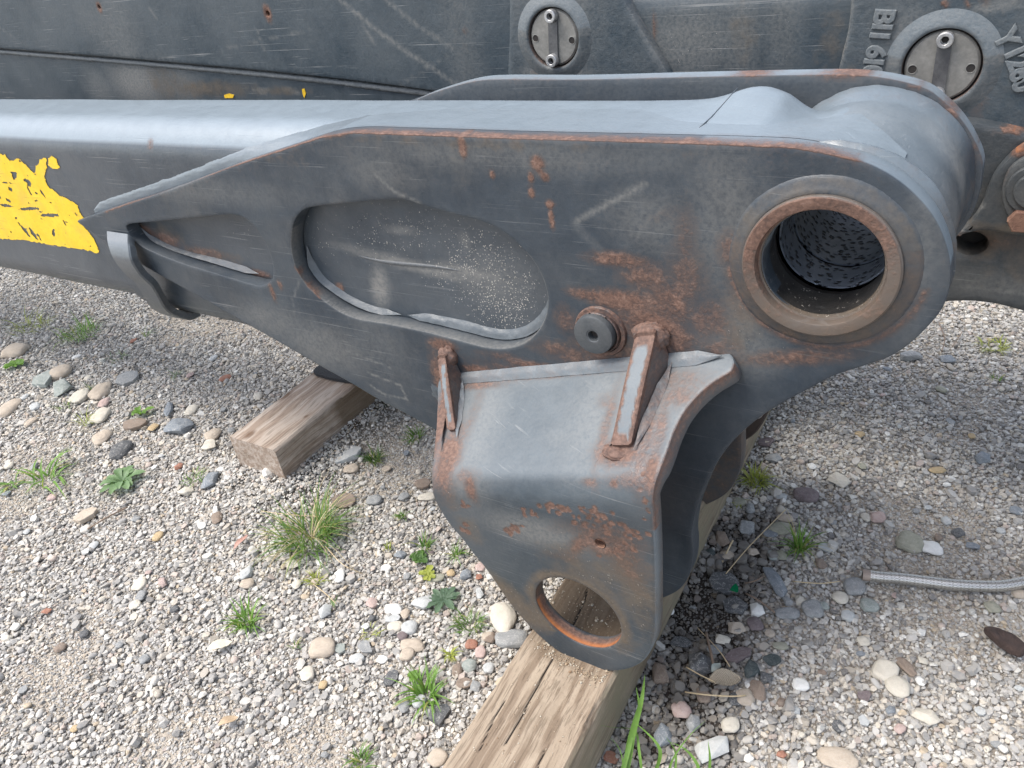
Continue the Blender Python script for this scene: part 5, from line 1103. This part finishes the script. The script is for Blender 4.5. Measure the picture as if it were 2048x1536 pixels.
for i, (x, y, w, h, c, sh, rot) in enumerate(STONES+extra):
    p = on_z(x, y, 0.0); k = dist_px(p); elev = math.asin(min(1, (CAM.z)/(p-CAM).length))
    W = w*k*.5; hh = h*k; t_ = (.42 if sh == 'r' else .5 if sh == 'a' else .30)
    D = max(.35*W, (hh*.5-t_*min(W, hh*.5)*math.cos(elev)*.45)/math.sin(elev)); hz = t_*min(W, D)
    if sh == 's': hz = .26*min(W, D)
    me = LIB[sh][(i*5+3) % len(LIB[sh])]; o = bpy.data.objects.new('stone', me); COL.objects.link(o)
    o.material_slots[0].link = 'OBJECT'; o.material_slots[0].material = SM[c]
    base = math.atan2(WA.x, UA.x); lean = 0 if sh == 'r' else random.uniform(-.16, .16)
    if abs(rot) > 45: # tall in the picture: keep the long axis away from the camera
        o.scale = (D, W, hz); ang = base+math.pi/2-math.radians((abs(rot)-90)*(1 if rot > 0 else -1))*.6
    else: o.scale = (W, D, hz); ang = base-math.radians(rot)
    if i >= len(STONES): ang += random.uniform(-.5, .5)
    o.rotation_euler = (lean, lean*.5, ang); o.location = (p.x, p.y, gh(p.x, p.y)+.004+hz*.45)
    tag(o, 'long standing grey stone, pointed below, right of the long timber' if (x, y) == (1554, 1165) else stone_label(x, y, w, h, c, sh), 'stone', 'stones lying on the gravel')

# --- the gravel itself: tens of thousands of chips on points
def mound(x, y):       # gravel banked up against the timbers
    d1_ = max(0, -.951-x, x+.838)+max(0, .037-y); m_ = .020*math.exp(-(d1_/.05)**2) if y > -.05 else 0
    d2_ = max(0, -.2685-x, x+.1525); return m_+.002*math.exp(-(d2_/.03)**2)
lib = bpy.data.collections.new('chip_shapes')
chip_objs = []
def chip_mat():
    M = NT('gravel_chips'); 
    tn = M.n('ShaderNodeAttribute', attribute_name='tone', attribute_type='INSTANCER').outputs['Fac']; dp = M.n('ShaderNodeAttribute', attribute_name='wet', attribute_type='INSTANCER').outputs['Fac']
    c = M.coord(); n = M.noise(c, 1.4, 4, .6); n2 = M.noise(c, 6, 3, .7)
    col = M.ramp(tn, [(0.00, (.17, .165, .16)), (0.04, (.25, .245, .235)), (0.13, (.34, .332, .315)), (0.32, (.43, .415, .39)), (0.50, (.41, .37, .315)), (0.60, (.50, .48, .44)), (0.74, (.53, .48, .405)), (0.82, (.44, .37, .325)), (0.855, (.56, .545, .50)), (0.94, (.68, .665, .62)), (0.985, (.45, .37, .27))], True)
    col = M.mix(M.rng(n2, .5, .7, 0, .35), col, M.mix(.5, col, (.2, .19, .17)))
    col = M.mix(M.rng(n, .40, .75, 0, .6), col, (.42, .37, .305))
    col = M.mix(M.math('MULTIPLY', dp, .68), col, (.03, .023, .018))
    return M.fin(col, .8, M.bump(M.math('ADD', n, n2), .5, .0009), spec=.2)
CM = chip_mat()
for i in range(12):
    me = stone_mesh('angular' if i < 8 else ('slab' if i < 11 else 'rounded'), 100+i); me.materials.clear(); me.materials.append(CM)
    o = bpy.data.objects.new('chip_%02d' % i, me); lib.objects.link(o)
P_ = []; rr = random.Random(3)
def scatter(step, size, prob, lift, fn=None, far=9.0):
    X = np.arange(-3.0, 0.95, step); Y = np.arange(-.62, 1.28, step); gx, gy = np.meshgrid(X, Y, indexing='ij'); g = np.stack([gx.ravel(), gy.ravel()], 1)+rng.uniform(-.5*step, .5*step, (gx.size, 2))
    d = np.stack([g[:,0]-CAM.x, g[:,1]-CAM.y, np.full(len(g), -CAM.z)], 1); zz = d@np.array([UA.z, WA.z, VA.z]); px = CX+F*(d@np.array([UA.x, WA.x, VA.x]))/zz; py = CY-F*(d@np.array([UA.y, WA.y, VA.y]))/zz
    ok = (zz > .1) & (px > -300) & (px < 2350) & (py > 460) & (py < 1750) & (zz < far) & (rng.random(len(g)) < prob)
    ok &= ~((g[:,0] > -.262) & (g[:,0] < -.158) & (g[:,1] > -.5)) & ~((g[:,0] > -.945) & (g[:,0] < -.844) & (g[:,1] > .044))
    # shadowed zone hidden by the arm from every useful side
    g = g[ok]
    for x, y in g:
        dm, sn = dark_soil(x, y), sandy(x, y)
        keep, k = (1, 1) if fn is None else fn(dm, sn)
        if rr.random() > keep: continue
        s = size*math.exp(rr.gauss(0, .26))*k; P_.append((x, y, gh(x, y)+mound(x, y)+lift*s*rr.uniform(.5, 1.1), s, rr.random(), dm, rr.randrange(12)))
scatter(.0051, .0024, .97, .45, lambda d, s: (1-.40*d-.60*s, 1-.2*s+.35*d))
scatter(.0072, .0030, .80, .95, lambda d, s: (1-.45*d-.86*s, 1-.1*s+.35*d))
scatter(.0040, .0015, .9, .5, lambda d, s: (.55+.45*max(d, s), 1), 1.75)
scatter(.018, .0043, .5, .75, lambda d, s: (1-.7*s+.3*d, 1))
P_ = np.array(P_); nP = len(P_)
gm = bpy.data.meshes.new('gravel'); gm.vertices.add(nP); gm.vertices.foreach_set('co', P_[:, :3].astype(np.float32).ravel())
def fa(name, typ, arr, key='value'): a = gm.attributes.new(name, typ, 'POINT'); a.data.foreach_set(key, arr)
fa('tone', 'FLOAT', P_[:, 4].astype(np.float32)); fa('wet', 'FLOAT', P_[:, 5].astype(np.float32)); fa('pick', 'INT', P_[:, 6].astype(np.int32))
S_ = P_[:, 3:4]*np.stack([rng.uniform(.9, 1.45, nP), rng.uniform(.75, 1.1, nP), rng.uniform(.45, .85, nP)], 1)
R_ = np.stack([rng.uniform(-.45, .45, nP), rng.uniform(-.45, .45, nP), rng.uniform(0, 6.283, nP)], 1)
fa('siz', 'FLOAT_VECTOR', S_.astype(np.float32).ravel(), 'vector'); fa('rot', 'FLOAT_VECTOR', R_.astype(np.float32).ravel(), 'vector')
gravel = link_obj('gravel', gm); gravel['kind'] = 'stuff'; gravel['label'] = 'pale grey and white gravel chips covering the whole yard floor'
gt = bpy.data.node_groups.new('gravel_points', 'GeometryNodeTree'); gt.interface.new_socket('Geometry', in_out='INPUT', socket_type='NodeSocketGeometry'); gt.interface.new_socket('Geometry', in_out='OUTPUT', socket_type='NodeSocketGeometry')
gi = gt.nodes.new('NodeGroupInput'); go = gt.nodes.new('NodeGroupOutput'); iop = gt.nodes.new('GeometryNodeInstanceOnPoints'); ci = gt.nodes.new('GeometryNodeCollectionInfo')
ci.inputs['Collection'].default_value = lib; ci.inputs['Separate Children'].default_value = True; ci.inputs['Reset Children'].default_value = True
m2p = gt.nodes.new('GeometryNodeMeshToPoints')
def na(n, t): x = gt.nodes.new('GeometryNodeInputNamedAttribute'); x.data_type = t; x.inputs['Name'].default_value = n; return x.outputs['Attribute']
iop.inputs['Pick Instance'].default_value = True
gt.links.new(gi.outputs[0], m2p.inputs[0]); gt.links.new(m2p.outputs[0], iop.inputs['Points']); gt.links.new(ci.outputs[0], iop.inputs['Instance'])
gt.links.new(na('pick', 'INT'), iop.inputs['Instance Index']); gt.links.new(na('siz', 'FLOAT_VECTOR'), iop.inputs['Scale'])
e2r = gt.nodes.new('FunctionNodeEulerToRotation'); gt.links.new(na('rot', 'FLOAT_VECTOR'), e2r.inputs[0]); gt.links.new(e2r.outputs[0], iop.inputs['Rotation']); gt.links.new(iop.outputs[0], go.inputs[0])
gravel.modifiers.new('chips', 'NODES').node_group = gt


# ================================================================== PLANTS
def leafmat(name, c1, c2, tr=.35):
    M = NT(name); c = M.coord(); n = M.noise(c, 40, 3, .6); oi = M.attr('tip')
    col = M.mix(M.rng(n, .3, .7), c1, c2); col = M.mix(M.rng(oi, .75, 1.0, 0, .7), col, (.40, .34, .12))
    M.fin(col, .5, None, spec=.4)
    tl = M.n('ShaderNodeBsdfTranslucent'); mx = M.n('ShaderNodeMixShader'); mx.inputs[0].default_value = tr
    M.l(M.mix(.5, col, (.25, .45, .05)), tl.inputs[0]); M.l(M.b.outputs[0], mx.inputs[1]); M.l(tl.outputs[0], mx.inputs[2]); M.l(mx.outputs[0], M.out.inputs[0]); return M.m
GM = {'green': leafmat('grass_green', (.08, .16, .035), (.16, .28, .07)), 'bright': leafmat('grass_bright', (.11, .22, .035), (.21, .37, .08)), 'dark': leafmat('grass_dark', (.05, .11, .03), (.10, .19, .05)),
      'sage': leafmat('leaf_sage', (.13, .22, .10), (.21, .32, .16)), 'greygreen': leafmat('leaf_grey_green', (.085, .14, .09), (.13, .20, .13)), 'yellow': leafmat('yellow_green', (.28, .32, .05), (.42, .44, .10)), 'straw': leafmat('dry_straw', (.46, .36, .19), (.60, .50, .30), .2)}
def blade(V, F_, A_, base, az, length, lean, width, rr, droop=1.0, seg=6, fold=.3):
    d = Vector((math.cos(az), math.sin(az), 0)); s = Vector((-d.y, d.x, 0)); p = Vector(base); th = math.pi/2-lean*.4; b0 = len(V)
    tw = rr.uniform(-.5, .5)
    for i in range(seg+1):
        t = i/seg; w = width*(1-t**2.2)*(.55+.45*min(1, t*4))
        sd = (s*math.cos(tw*t)+Vector((0, 0, 1))*math.sin(tw*t)*.6); nup = d.cross(s)*0+Vector((-d.x*math.sin(th), -d.y*math.sin(th), math.cos(th)))
        V.append(tuple(p-sd*w+nup*w*fold)); V.append(tuple(p)); V.append(tuple(p+sd*w+nup*w*fold)); A_ += [t*rr.uniform(.6, 1.0)]*3
        th -= lean*droop/seg*1.25; p = p+(d*math.cos(th)+Vector((0, 0, math.sin(th))))*(length/seg)
        if p.z < gh(p.x, p.y)+.004: p.z = gh(p.x, p.y)+.005
    for i in range(seg):
        a = b0+i*3; F_ += [(a, a+1, a+4, a+3), (a+1, a+2, a+5, a+4)]
def tuft(px, py, wpx, hpx, n, mat, label, bw=.9, seed=0, spread=1.0, group='grass tufts growing in the gravel', straws=0, name='grass_tuft', cat='grass', lean=(.3, 1.5)):
    rr = random.Random(seed+int(px)); P = on_z(px, py, .004); k = dist_px(P); root = None; V, F_, A_ = [], [], []
    R = wpx*k*.20; z0 = gh(P.x, P.y)+.003
    for i in range(n):
        a = rr.uniform(0, 2*math.pi); q = rr.random()**.5*R*spread; ln = max(hpx, wpx*.5)*k*rr.uniform(.45, 1.1)
        nA = len(A_); blade(V, F_, A_, (P.x+q*math.cos(a), P.y+q*math.sin(a), z0), a+rr.uniform(-1.5, 1.5), ln*(.75+.25*rr.random()), rr.uniform(*lean), .0010*bw*rr.uniform(.7, 1.3), rr)
        if rr.random() < .13: A_[nA:] = [1.0]*(len(A_)-nA)
    if straws:
        root = thing(name, (P.x, P.y, z0), label, cat, group); mesh_obj('blades', V, F_, GM[mat], root, 180, {'tip': A_})
        V, F_, A_ = [], [], []
        for i in range(straws):
            a = rr.uniform(0, 2*math.pi); blade(V, F_, A_, (P.x, P.y, z0), a, hpx*k*rr.uniform(.8, 1.6), rr.uniform(.9, 1.7), .0005, rr)
        mesh_obj('dry_stalks', V, F_, GM['straw'], root, 180, {'tip': A_}); return root
    o = mesh_obj(name, V, F_, GM[mat], None, 180, {'tip': A_}, loc=(P.x, P.y, z0)); return tag(o, label, cat, group)
tuft(622,1075,150,130,210,'green','largest dense grass tuft with dry stalks, below the sawn timber end',1.0,1,1.5,straws=26)
tuft(160,668,105,34,110,'bright','low spreading bright grass cluster under the arm at the upper left',.9,2,1.6,lean=(.4,1.5))
tuft(60,650,100,20,60,'yellow','faint yellowish grass patch at the far upper left edge',.8,3,1.8,lean=(.6,1.6))
tuft(290,668,22,34,9,'green','few thin blades standing alone under the hooked strap',.8,4)
tuft(90,958,170,95,26,'bright','spreading grass with broad long blades at the left edge',2.4,5,.8,lean=(.7,1.7))
tuft(20,968,90,24,14,'green','flat-lying grass blades reaching out of the left edge',2.0,6,.8,lean=(1.1,1.7))
tuft(128,812,60,30,20,'green','thin sparse grass between tan pebbles at the upper left',.7,7)
tuft(170,845,60,46,22,'yellow','loose yellow-green grass wisps beside the cream pebbles',.6,8)
tuft(180,778,30,40,12,'dark','thin dark grass wisp above the cream pebbles',.7,9)
tuft(232,712,60,16,22,'dark','low dark grass sprig right of the upper left pebbles',.7,10,1.4,lean=(.8,1.6))
tuft(350,748,50,30,14,'green','thin grass sprig halfway between strap and short timber',.6,11)
tuft(748,918,52,42,80,'dark','dense dark green grass tuft right of the short timber',.8,12)
tuft(830,872,66,44,52,'green','airy grass tuft under the arm left of the bracket',.8,13)
tuft(758,806,50,16,50,'dark','low mossy grass where the short timber meets the arm',.8,14,1.6)
tuft(803,1032,30,28,26,'green','small grass tuft above the blue-grey stone, left of the bracket',.8,15)
tuft(850,1092,50,46,42,'green','medium loose grass tuft close to the bracket left edge',.8,16)
tuft(912,1108,30,46,28,'bright','upright grass sprig touching the bracket edge',.8,17)
tuft(632,1160,60,40,44,'yellow','yellowing small tuft directly below the largest tuft',.7,18)
tuft(492,1240,90,66,70,'bright','medium grass tuft low on the left among fine gravel',1.1,19)
tuft(940,1248,80,46,90,'green','fine feathery grass patch left of the cream pebble',.6,20,1.6)
tuft(850,1388,90,80,64,'bright','medium grass tuft low in the middle left of the long timber',1.3,21)
tuft(722,1520,80,50,40,'green','small pale grass tuft at the bottom edge left of centre',.9,22)
tuft(900,1305,54,36,26,'yellow','yellow star-shaped weed above the pale round pebbles',.8,23,.5,lean=(1.0,1.6))
tuft(1598,1095,62,78,70,'bright','upright bright green tuft standing alone on the right',.9,24,.8,lean=(.1,1.1),straws=4)
tuft(1512,960,44,58,90,'yellow','mossy yellow-green weed against the back of the long timber',.9,25,1.8)
tuft(1478,1003,34,20,26,'yellow','small yellow-green weed lower along the long timber',.8,26,1.4)
tuft(1990,690,66,20,50,'yellow','yellow-green weed under the boom at the right',.9,27,1.8,lean=(.9,1.6))
tuft(1995,755,40,20,20,'green','faint green sprig below the yellow-green weed at right',.7,28)
tuft(1700,722,40,14,22,'dark','small dark sprig below the arm edge on the right',.8,29,1.6)
tuft(775,1095,26,22,14,'yellow','tiny yellow-green seedling left of the blue-grey stone',.9,30)
tuft(738,1260,70,22,16,'yellow','straggly yellow grass wisp above the grey slabs',.7,31,1.2,lean=(1.0,1.6))
tuft(590,1290,20,30,8,'green','three thin blades beside the large round tan stone',.7,32)
tuft(385,955,60,30,34,'bright','faint clover-like weed left of the sawn timber',.8,33,1.8)
tuft(665,1215,20,40,10,'green','lone thin grass sprig below the largest tuft',.6,34)
# tall blades beside the long timber
rr = random.Random(8); P = on_z(1262, 1560, 0); V, F_, A_ = [], [], []
def poly_blade(pts, w, mat, label, name='grass_blade'):
    Q = spline([tuple(p) for p in pts], .006, False); V, F_, A_ = [], [], []; n = len(Q); right = Vector((UA.x, WA.x, 0)).normalized()
    for i, q in enumerate(Q):
        t = i/(n-1); ww = w*(1-t**2.5)*(.6+.4*min(1, t*5)); q = Vector(q); u_ = Vector((.2, -.8, .3)).normalized()
        V += [tuple(q-right*ww), tuple(q-u_*ww*.35), tuple(q+right*ww)]; A_ += [t*.7]*3
    for i in range(n-1):
        a = i*3; F_ += [(a, a+1, a+4, a+3), (a+1, a+2, a+5, a+4)]
    return V, F_, A_
tall = thing('tall_grass', on_z(1262, 1545, 0), 'tall broad bright green blades rising beside the near end of the long timber', 'grass', 'grass tufts growing in the gravel')
for pts, w in (([(1250,1560,.0),(1262,1480,.03),(1283,1400,.07),(1290,1348,.10)], .0045), ([(1235,1580,.0),(1262,1480,.03),(1278,1420,.05),(1272,1372,.075)], .0030), ([(1285,1560,0),(1278,1500,.02),(1270,1462,.03),(1225,1455,.045),(1190,1448,.05)], .0016), ([(1300,1570,0),(1320,1500,.035),(1290,1462,.05),(1262,1440,.06)], .0022), ([(1400,1570,0),(1395,1530,.02),(1370,1498,.03),(1330,1480,.035)], .0020), ([(1330,1575,0),(1345,1520,.03),(1380,1470,.045),(1412,1440,.05)], .0014), ([(1415,1570,0),(1420,1520,.02),(1416,1480,.035)], .0018), ([(1345,1570,0),(1352,1510,.02),(1330,1470,.05)], .0012), ([(1250,1590,0),(1240,1500,.02),(1216,1470,.03)], .0010)):
    V, F_, A_ = poly_blade([on_z(a, b, z) for a, b, z in pts], w, 'bright', ''); mesh_obj('blade', V, F_, GM['bright'], tall, 180, {'tip': A_})
# broad-leaf rosettes
def rosette(px, py, wpx, n, mat, label, lw=.30, up=.35, seed=1, name='leafy_weed'):
    rr = random.Random(seed); P = on_z(px, py, .004); k = dist_px(P); z0 = gh(P.x, P.y)+.006; root = thing(name, (P.x, P.y, z0), label, 'weed', 'broad-leaved weeds')
    for i in range(n):
        a = i*2.399+rr.uniform(-.2, .2); L = wpx*k*.5*rr.uniform(.65, 1.08); th = up*rr.uniform(.6, 1.6); d = Vector((math.cos(a), math.sin(a), 0)); s_ = Vector((-d.y, d.x, 0)); V, F_, A_ = [], [], []; seg = 8
        for j in range(seg+1):
            t = j/seg; w = L*lw*(.12+math.sin(math.pi*min(1, t*.93+.02))**.9*(.35+.65*t)) if t < .98 else L*lw*.12
            h = math.sin(th)*L*t*(1.25-t*.9)+.0015; p = Vector((P.x, P.y, z0))+d*L*t*math.cos(th)+Vector((0, 0, h)); wv = .0009*math.sin(j*2.3+i)
            for q, f in ((-1, .28), (-.5, .08), (0, 0), (.5, .08), (1, .28)): V.append(tuple(p+s_*w*q+Vector((0, 0, w*f+wv*abs(q))))); A_.append(0)
        for j in range(seg):
            for q in range(4): b0 = j*5+q; F_.append((b0, b0+1, b0+6, b0+5))
        mesh_obj('leaf', V, F_, GM[mat], root, 180, {'tip': A_})
    return root
rosette(245,962,100,15,'sage','pale green broad-leaf rosette left of the blue-grey stones',.19,.45,3)
rosette(886,1197,84,13,'greygreen','flat grey-green leaf rosette beside the pale angular stone',.19,.22,4)
rosette(280,828,62,5,'bright','upright weed with four broad bright leaves, above the flat brown stone',.26,.6,5)
rosette(32,728,50,9,'bright','crinkled leafy weed beside the tan pebble at the left edge',.40,.4,6)
rosette(830,1352,36,6,'bright','small round-leaved seedling above the medium tuft by the long timber',.45,.5,7)
rosette(838,1118,44,8,'dark','small dark round-leaved weed right of the blue-grey angular stone',.4,.35,8)
rosette(855,1150,50,7,'yellow','yellow-green seedling cluster left of the flat olive pebble',.35,.3,9)

# ================================================================== LOOSE THINGS
def stick(name, pts, r, col, label, cat, seg=7):
    P = [on_z(a, b, z) for a, b, z in pts]; P = [(p.x, p.y, p.z+gh(p.x, p.y)) for p in P]; V, Fc = tube(path3(P, .006), r, seg, 0, 1, .35)
    o = mesh_obj(name, V, Fc, col, None, 180, loc=P[0]); return tag(o, label, cat)
TW = simple('dry_twig', (.17, .12, .085), (.27, .20, .15), .85, 120, 0, .6, .0006); ST = simple('straw', (.50, .38, .22), (.62, .50, .32), .6, 160)
stick('twig', [(172,1052,.010),(210,1030,.016),(252,1008,.012)], .0014, TW, 'grey twig lying above the fine sandy gravel at left', 'twig')
stick('straw', [(1452,1140,.012),(1492,1095,.014),(1534,1052,.014),(1572,1014,.012)], .0007, ST, 'long bent straw leading up right of the long timber', 'straw')
stick('straw', [(1452,1102,.018),(1466,1075,.024)], .0012, ST, 'short thick straw on the angular brown stone', 'straw')
stick('straw', [(1370,1378,.010),(1410,1384,.018),(1470,1388,.014),(1492,1386,.012)], .0009, ST, 'pale stalk of the skeleton leaf, lying beneath it', 'straw')
stick('straw', [(1372,1328,.010),(1400,1345,.015),(1430,1360,.016)], .0007, ST, 'thin straw left of the skeleton leaf', 'straw')
stick('twig', [(1492,1180,.010),(1520,1196,.014),(1550,1220,.012)], .0011, TW, 'thin brown twig below the long standing grey stone', 'twig')
stick('twig', [(1490,1160,.010),(1510,1156,.014),(1527,1148,.012)], .0010, TW, 'short twig between slate stones and the long standing stone', 'twig')
stick('straw', [(1586,1158,.010),(1640,1163,.012),(1680,1160,.010)], .0007, ST, 'thin stalk pointing at the hose end', 'straw')
stick('twig', [(1878,640,.010),(1890,675,.014),(1884,700,.010)], .0009, TW, 'pale twig under the boom beside the arm edge', 'twig')
stick('twig', [(1925,660,.010),(1905,690,.012)], .0008, TW, 'thin twig right of the pale twig under the boom', 'twig')
stick('straw', [(1395,1250,.006),(1440,1300,.010),(1460,1330,.008)], .0006, ST, 'hair-thin straw over the dark soil beside the timber', 'straw')
stick('twig', [(1412,1260,.010),(1424,1310,.014),(1430,1340,.010)], .0016, TW, 'dark twig standing in the dark soil by the timber', 'twig')
stick('straw', [(640,1030,.02),(570,1025,.03),(520,1018,.02)], .0006, ST, 'long dry stalk reaching left from the largest tuft', 'straw')
stick('straw', [(650,1090,.02),(690,1130,.03),(725,1145,.01)], .0006, ST, 'dry stalk arching right below the largest tuft', 'straw')
stick('straw', [(625,1165,.01),(650,1185,.012),(672,1205,.010)], .0006, ST, 'dry stalk below the yellowing tuft', 'straw')
def flat_leaf(px, py, wpx, lpx, ang, mat, label, name='dry_leaf', cup=.25, nv=0):
    P = on_z(px, py, .012); k = dist_px(P); z0 = gh(P.x, P.y)+.014; n = 14; V = []; F_ = []; d = Vector((math.cos(ang), math.sin(ang), 0)); s_ = Vector((-d.y, d.x, 0)); L, W = lpx*k, wpx*k*.5
    for th_k in (0, 1):
        for i in range(n+1):
            t = i/n; w = W*max(.02, math.sin(math.pi*t)**.75)
            for q in np.linspace(-1, 1, 7): V.append(tuple(Vector((P.x, P.y, z0))+d*L*(t-.5)+s_*w*q+Vector((0, 0, cup*w*q*q+.002*math.sin(t*5)-th_k*.0005+(.0004*math.sin(t*60+abs(q)*9) if nv else 0)))))
    for h in (0, 1):
        for i in range(n):
            for q in range(6): b0 = h*(n+1)*7+i*7+q; f = (b0, b0+1, b0+8, b0+7); F_.append(f if h == 0 else f[::-1])
    return tag(mesh_obj(name, V, F_, mat, None, 180, loc=(P.x, P.y, z0)), label, 'leaf')
def ribbed():
    M = NT('skeleton_leaf'); c = M.coord(); w = M.n('ShaderNodeTexWave'); M.l(c, w.inputs[0]); w.inputs['Scale'].default_value = 240; w.inputs['Distortion'].default_value = 5; w.inputs['Detail'].default_value = 2; w.bands_direction = 'DIAGONAL'
    return M.fin(M.mix(M.rng(w.outputs['Fac'], .35, .6), (.25, .20, .14), (.50, .42, .31)), .8, M.bump(w.outputs['Fac'], .7, .001))
flat_leaf(1450, 1356, 40, 66, .55, ribbed(), 'dry pale skeleton leaf with fine ribs lying on dark stones', nv=1)
flat_leaf(1432, 1332, 15, 30, 1.3, simple('grey_leaf', (.30, .33, .29), (.40, .42, .38), .7, 120), 'small grey-green leaf resting on the skeleton leaf')
flat_leaf(480, 1080, 13, 44, 1.75, simple('pink_leaf', (.40, .22, .17), (.52, .32, .26), .7, 120), 'long pinkish-brown leaf left of the largest tuft')
flat_leaf(455, 1440, 18, 40, 1.0, simple('tan_leaf', (.42, .30, .18), (.52, .40, .27), .7, 120), 'folded tan leaf in the gravel at the lower left')
flat_leaf(438, 1290, 24, 50, .9, simple('cream_leaf', (.62, .56, .42), (.70, .64, .52), .7, 120), 'creased cream-coloured leaf above the lower left gravel', nv=1)
# green glass shard
P = on_z(1471, 1183, .02); V = [(0, 0, 0), (.010, -.001, .001), (.0085, .004, .003), (.004, .0085, .004), (.001, .004, .002)]; V2 = [(a+.0015, b, c+.003) for a, b, c in V]
Mg = NT('green_glass'); Mg.fin((.01, .20, .08), .12, None); Mg.b.inputs['Transmission Weight'].default_value = .35
z = P.z+.006; o = mesh_obj('glass_shard', [(P.x+a-.006, P.y+b-.006, z+c) for a, b, c in V+V2], [(0, 1, 2, 3, 4)[::-1], (5, 6, 7, 8, 9)]+[(i, (i+1) % 5, 5+(i+1) % 5, 5+i) for i in range(5)], Mg.m, None, None, loc=(P.x, P.y, z)); tag(o, 'bright green glass shard on the dark slate stone', 'glass shard')
# dark bark piece
pts = [(1968,1258),(1985,1258),(2010,1266),(2040,1284),(2052,1300),(2040,1312),(2020,1304),(1990,1284)]
bp = np.array([(on_z(a, b, .015).x, on_z(a, b, .015).y) for a, b in pts]); bp = spline(bp, .006)
Mb = simple('dark_bark', (.035, .022, .018), (.085, .055, .045), .85, 90, 0, 1.0, .002)
def bark(a, b, d): q = Vector((a, b)); return (a, b, gh(a, b)+.022-d+.002*noise.noise(Vector((a*120, b*120, 0))))
o = plate('bark_piece', bp, [], .012, bark, Mb, None, .003, .004); c0 = Vector((bp[:,0].mean(), bp[:,1].mean(), gh(bp[0][0], bp[0][1])+.01)); o.data.transform(Matrix.Translation(-c0)); o.location = c0
tag(o, 'dark brown strip of bark lying at the right edge below the hose', 'bark')
# braided steel hose
hp = [on_z(a, b, .013) for a, b in ((1730,1150),(1760,1154),(1800,1157),(1850,1163),(1900,1169),(1950,1172),(2000,1172),(2040,1166),(2090,1152),(2160,1125),(2240,1110))]
rh = dist_px(hp[2])*10.5
hose = thing('braided_hose', hp[0], 'silver braided steel hose lying on the gravel and leaving the frame at right', 'hose')
Mh = NT('braided_steel'); tcu = Mh.n('ShaderNodeUVMap'); 
def hose_mesh():
    Q = path3([tuple(p) for p in hp], .0018); n = len(Q); seg = 40; V = []; F_ = []; L = 0; up = Vector((0, 0, 1)); A_ = []
    for i, p in enumerate(Q):
        p = Vector(p); t = (Vector(Q[min(i+1, n-1)])-Vector(Q[max(i-1, 0)])).normalized(); s_ = t.cross(up).normalized(); u_ = s_.cross(t)
        if i: L += (p-Vector(Q[i-1])).length
        for k in range(seg):
            a = 2*math.pi*k/seg; b1 = math.sin(a*14+L*1050); b2 = math.sin(a*14-L*1050); h = max(b1, b2)*.5+.5; r = rh*(1+.055*h)
            V.append(tuple(p+s_*math.cos(a)*r+u_*math.sin(a)*r)); A_.append(h*(1 if b1 > b2 else .75))
    for i in range(n-1):
        for k in range(seg): j = (k+1) % seg; F_.append((i*seg+k, i*seg+j, (i+1)*seg+j, (i+1)*seg+k))
    return V, F_, A_
V, F_, A_ = hose_mesh(); hh_ = Mh.attr('h'); Mh.fin(Mh.mix(Mh.rng(hh_, .2, .9), (.20, .18, .15), (.62, .60, .56)), .38, None, .75)
mesh_obj('braid', V, F_, Mh.m, hose, 180, {'h': A_})
d_ = (hp[0]-hp[1]).normalized(); V, F_ = tube([tuple(hp[0]+d_*.003), tuple(hp[0]), tuple(hp[0]-d_*.006)], rh*1.10, 24, 0, 1, 0); mesh_obj('end_sleeve', V, F_, simple('worn_sleeve', (.26, .20, .16), (.36, .29, .24), .6, 200), hose, 50)
V, F_ = tube([tuple(hp[0]+d_*.0034), tuple(hp[0]+d_*.0030)], rh*.62, 20, 0, 1, 0); mesh_obj('open_end', V, F_, MAT['dark'], hose, 50)
# grit and sand gathered on the long timber round the bracket foot
gV, gF = [], []; rs = random.Random(12); base_me = stone_mesh('angular', 300); bv_ = [v.co.copy() for v in base_me.vertices]; bf_ = [tuple(f.vertices) for f in base_me.polygons]
def grain(x, y, z, s):
    b0 = len(gV); a = rs.uniform(0, 6.28); c_, s_ = math.cos(a), math.sin(a)
    for v in bv_: gV.append((x+(v.x*c_-v.y*s_)*s, y+(v.x*s_+v.y*c_)*s, z+v.z*s*.7))
    for f in bf_: gF.append(tuple(b0+i for i in f))
for (a0, b0_), (a1, b1_), n, sp_ in (((1075,1285), (1170,1350), 150, .006), ((1170,1350), (1240,1362), 150, .006), ((1100,1200), (1220,1260), 200, .022), ((1000,1180), (1060,1290), 60, .01), ((1000,1500), (1180,1390), 70, .035)):
    for _ in range(n):
        t = rs.random(); p = on_z(a0+(a1-a0)*t, b0_+(b1_-b0_)*t, TIMBER_H); x, y = p.x+rs.gauss(0, sp_), p.y+rs.gauss(0, sp_)*.8
        if -.266 < x < -.160: grain(x, y, TIMBER_H+.0005, rs.uniform(.0004, .0011) if rs.random() < .95 else .0022)
Mgr = NT('sand_grains'); c = Mgr.coord(); vd, vc = Mgr.voro(c, 300); sp2 = Mgr.n('ShaderNodeSeparateColor'); Mgr.l(vc, sp2.inputs[0]); Mgr.fin(Mgr.ramp(sp2.outputs[0], [(0, (.22, .14, .08)), (.5, (.32, .25, .17)), (1, (.50, .46, .38))]), .8)
o = mesh_obj('sand_grains', gV, gF, Mgr.m, None, None, loc=(-.21, -.1, TIMBER_H)); o['kind'] = 'stuff'; o['label'] = 'sand and grit gathered on the long timber around the bracket foot'
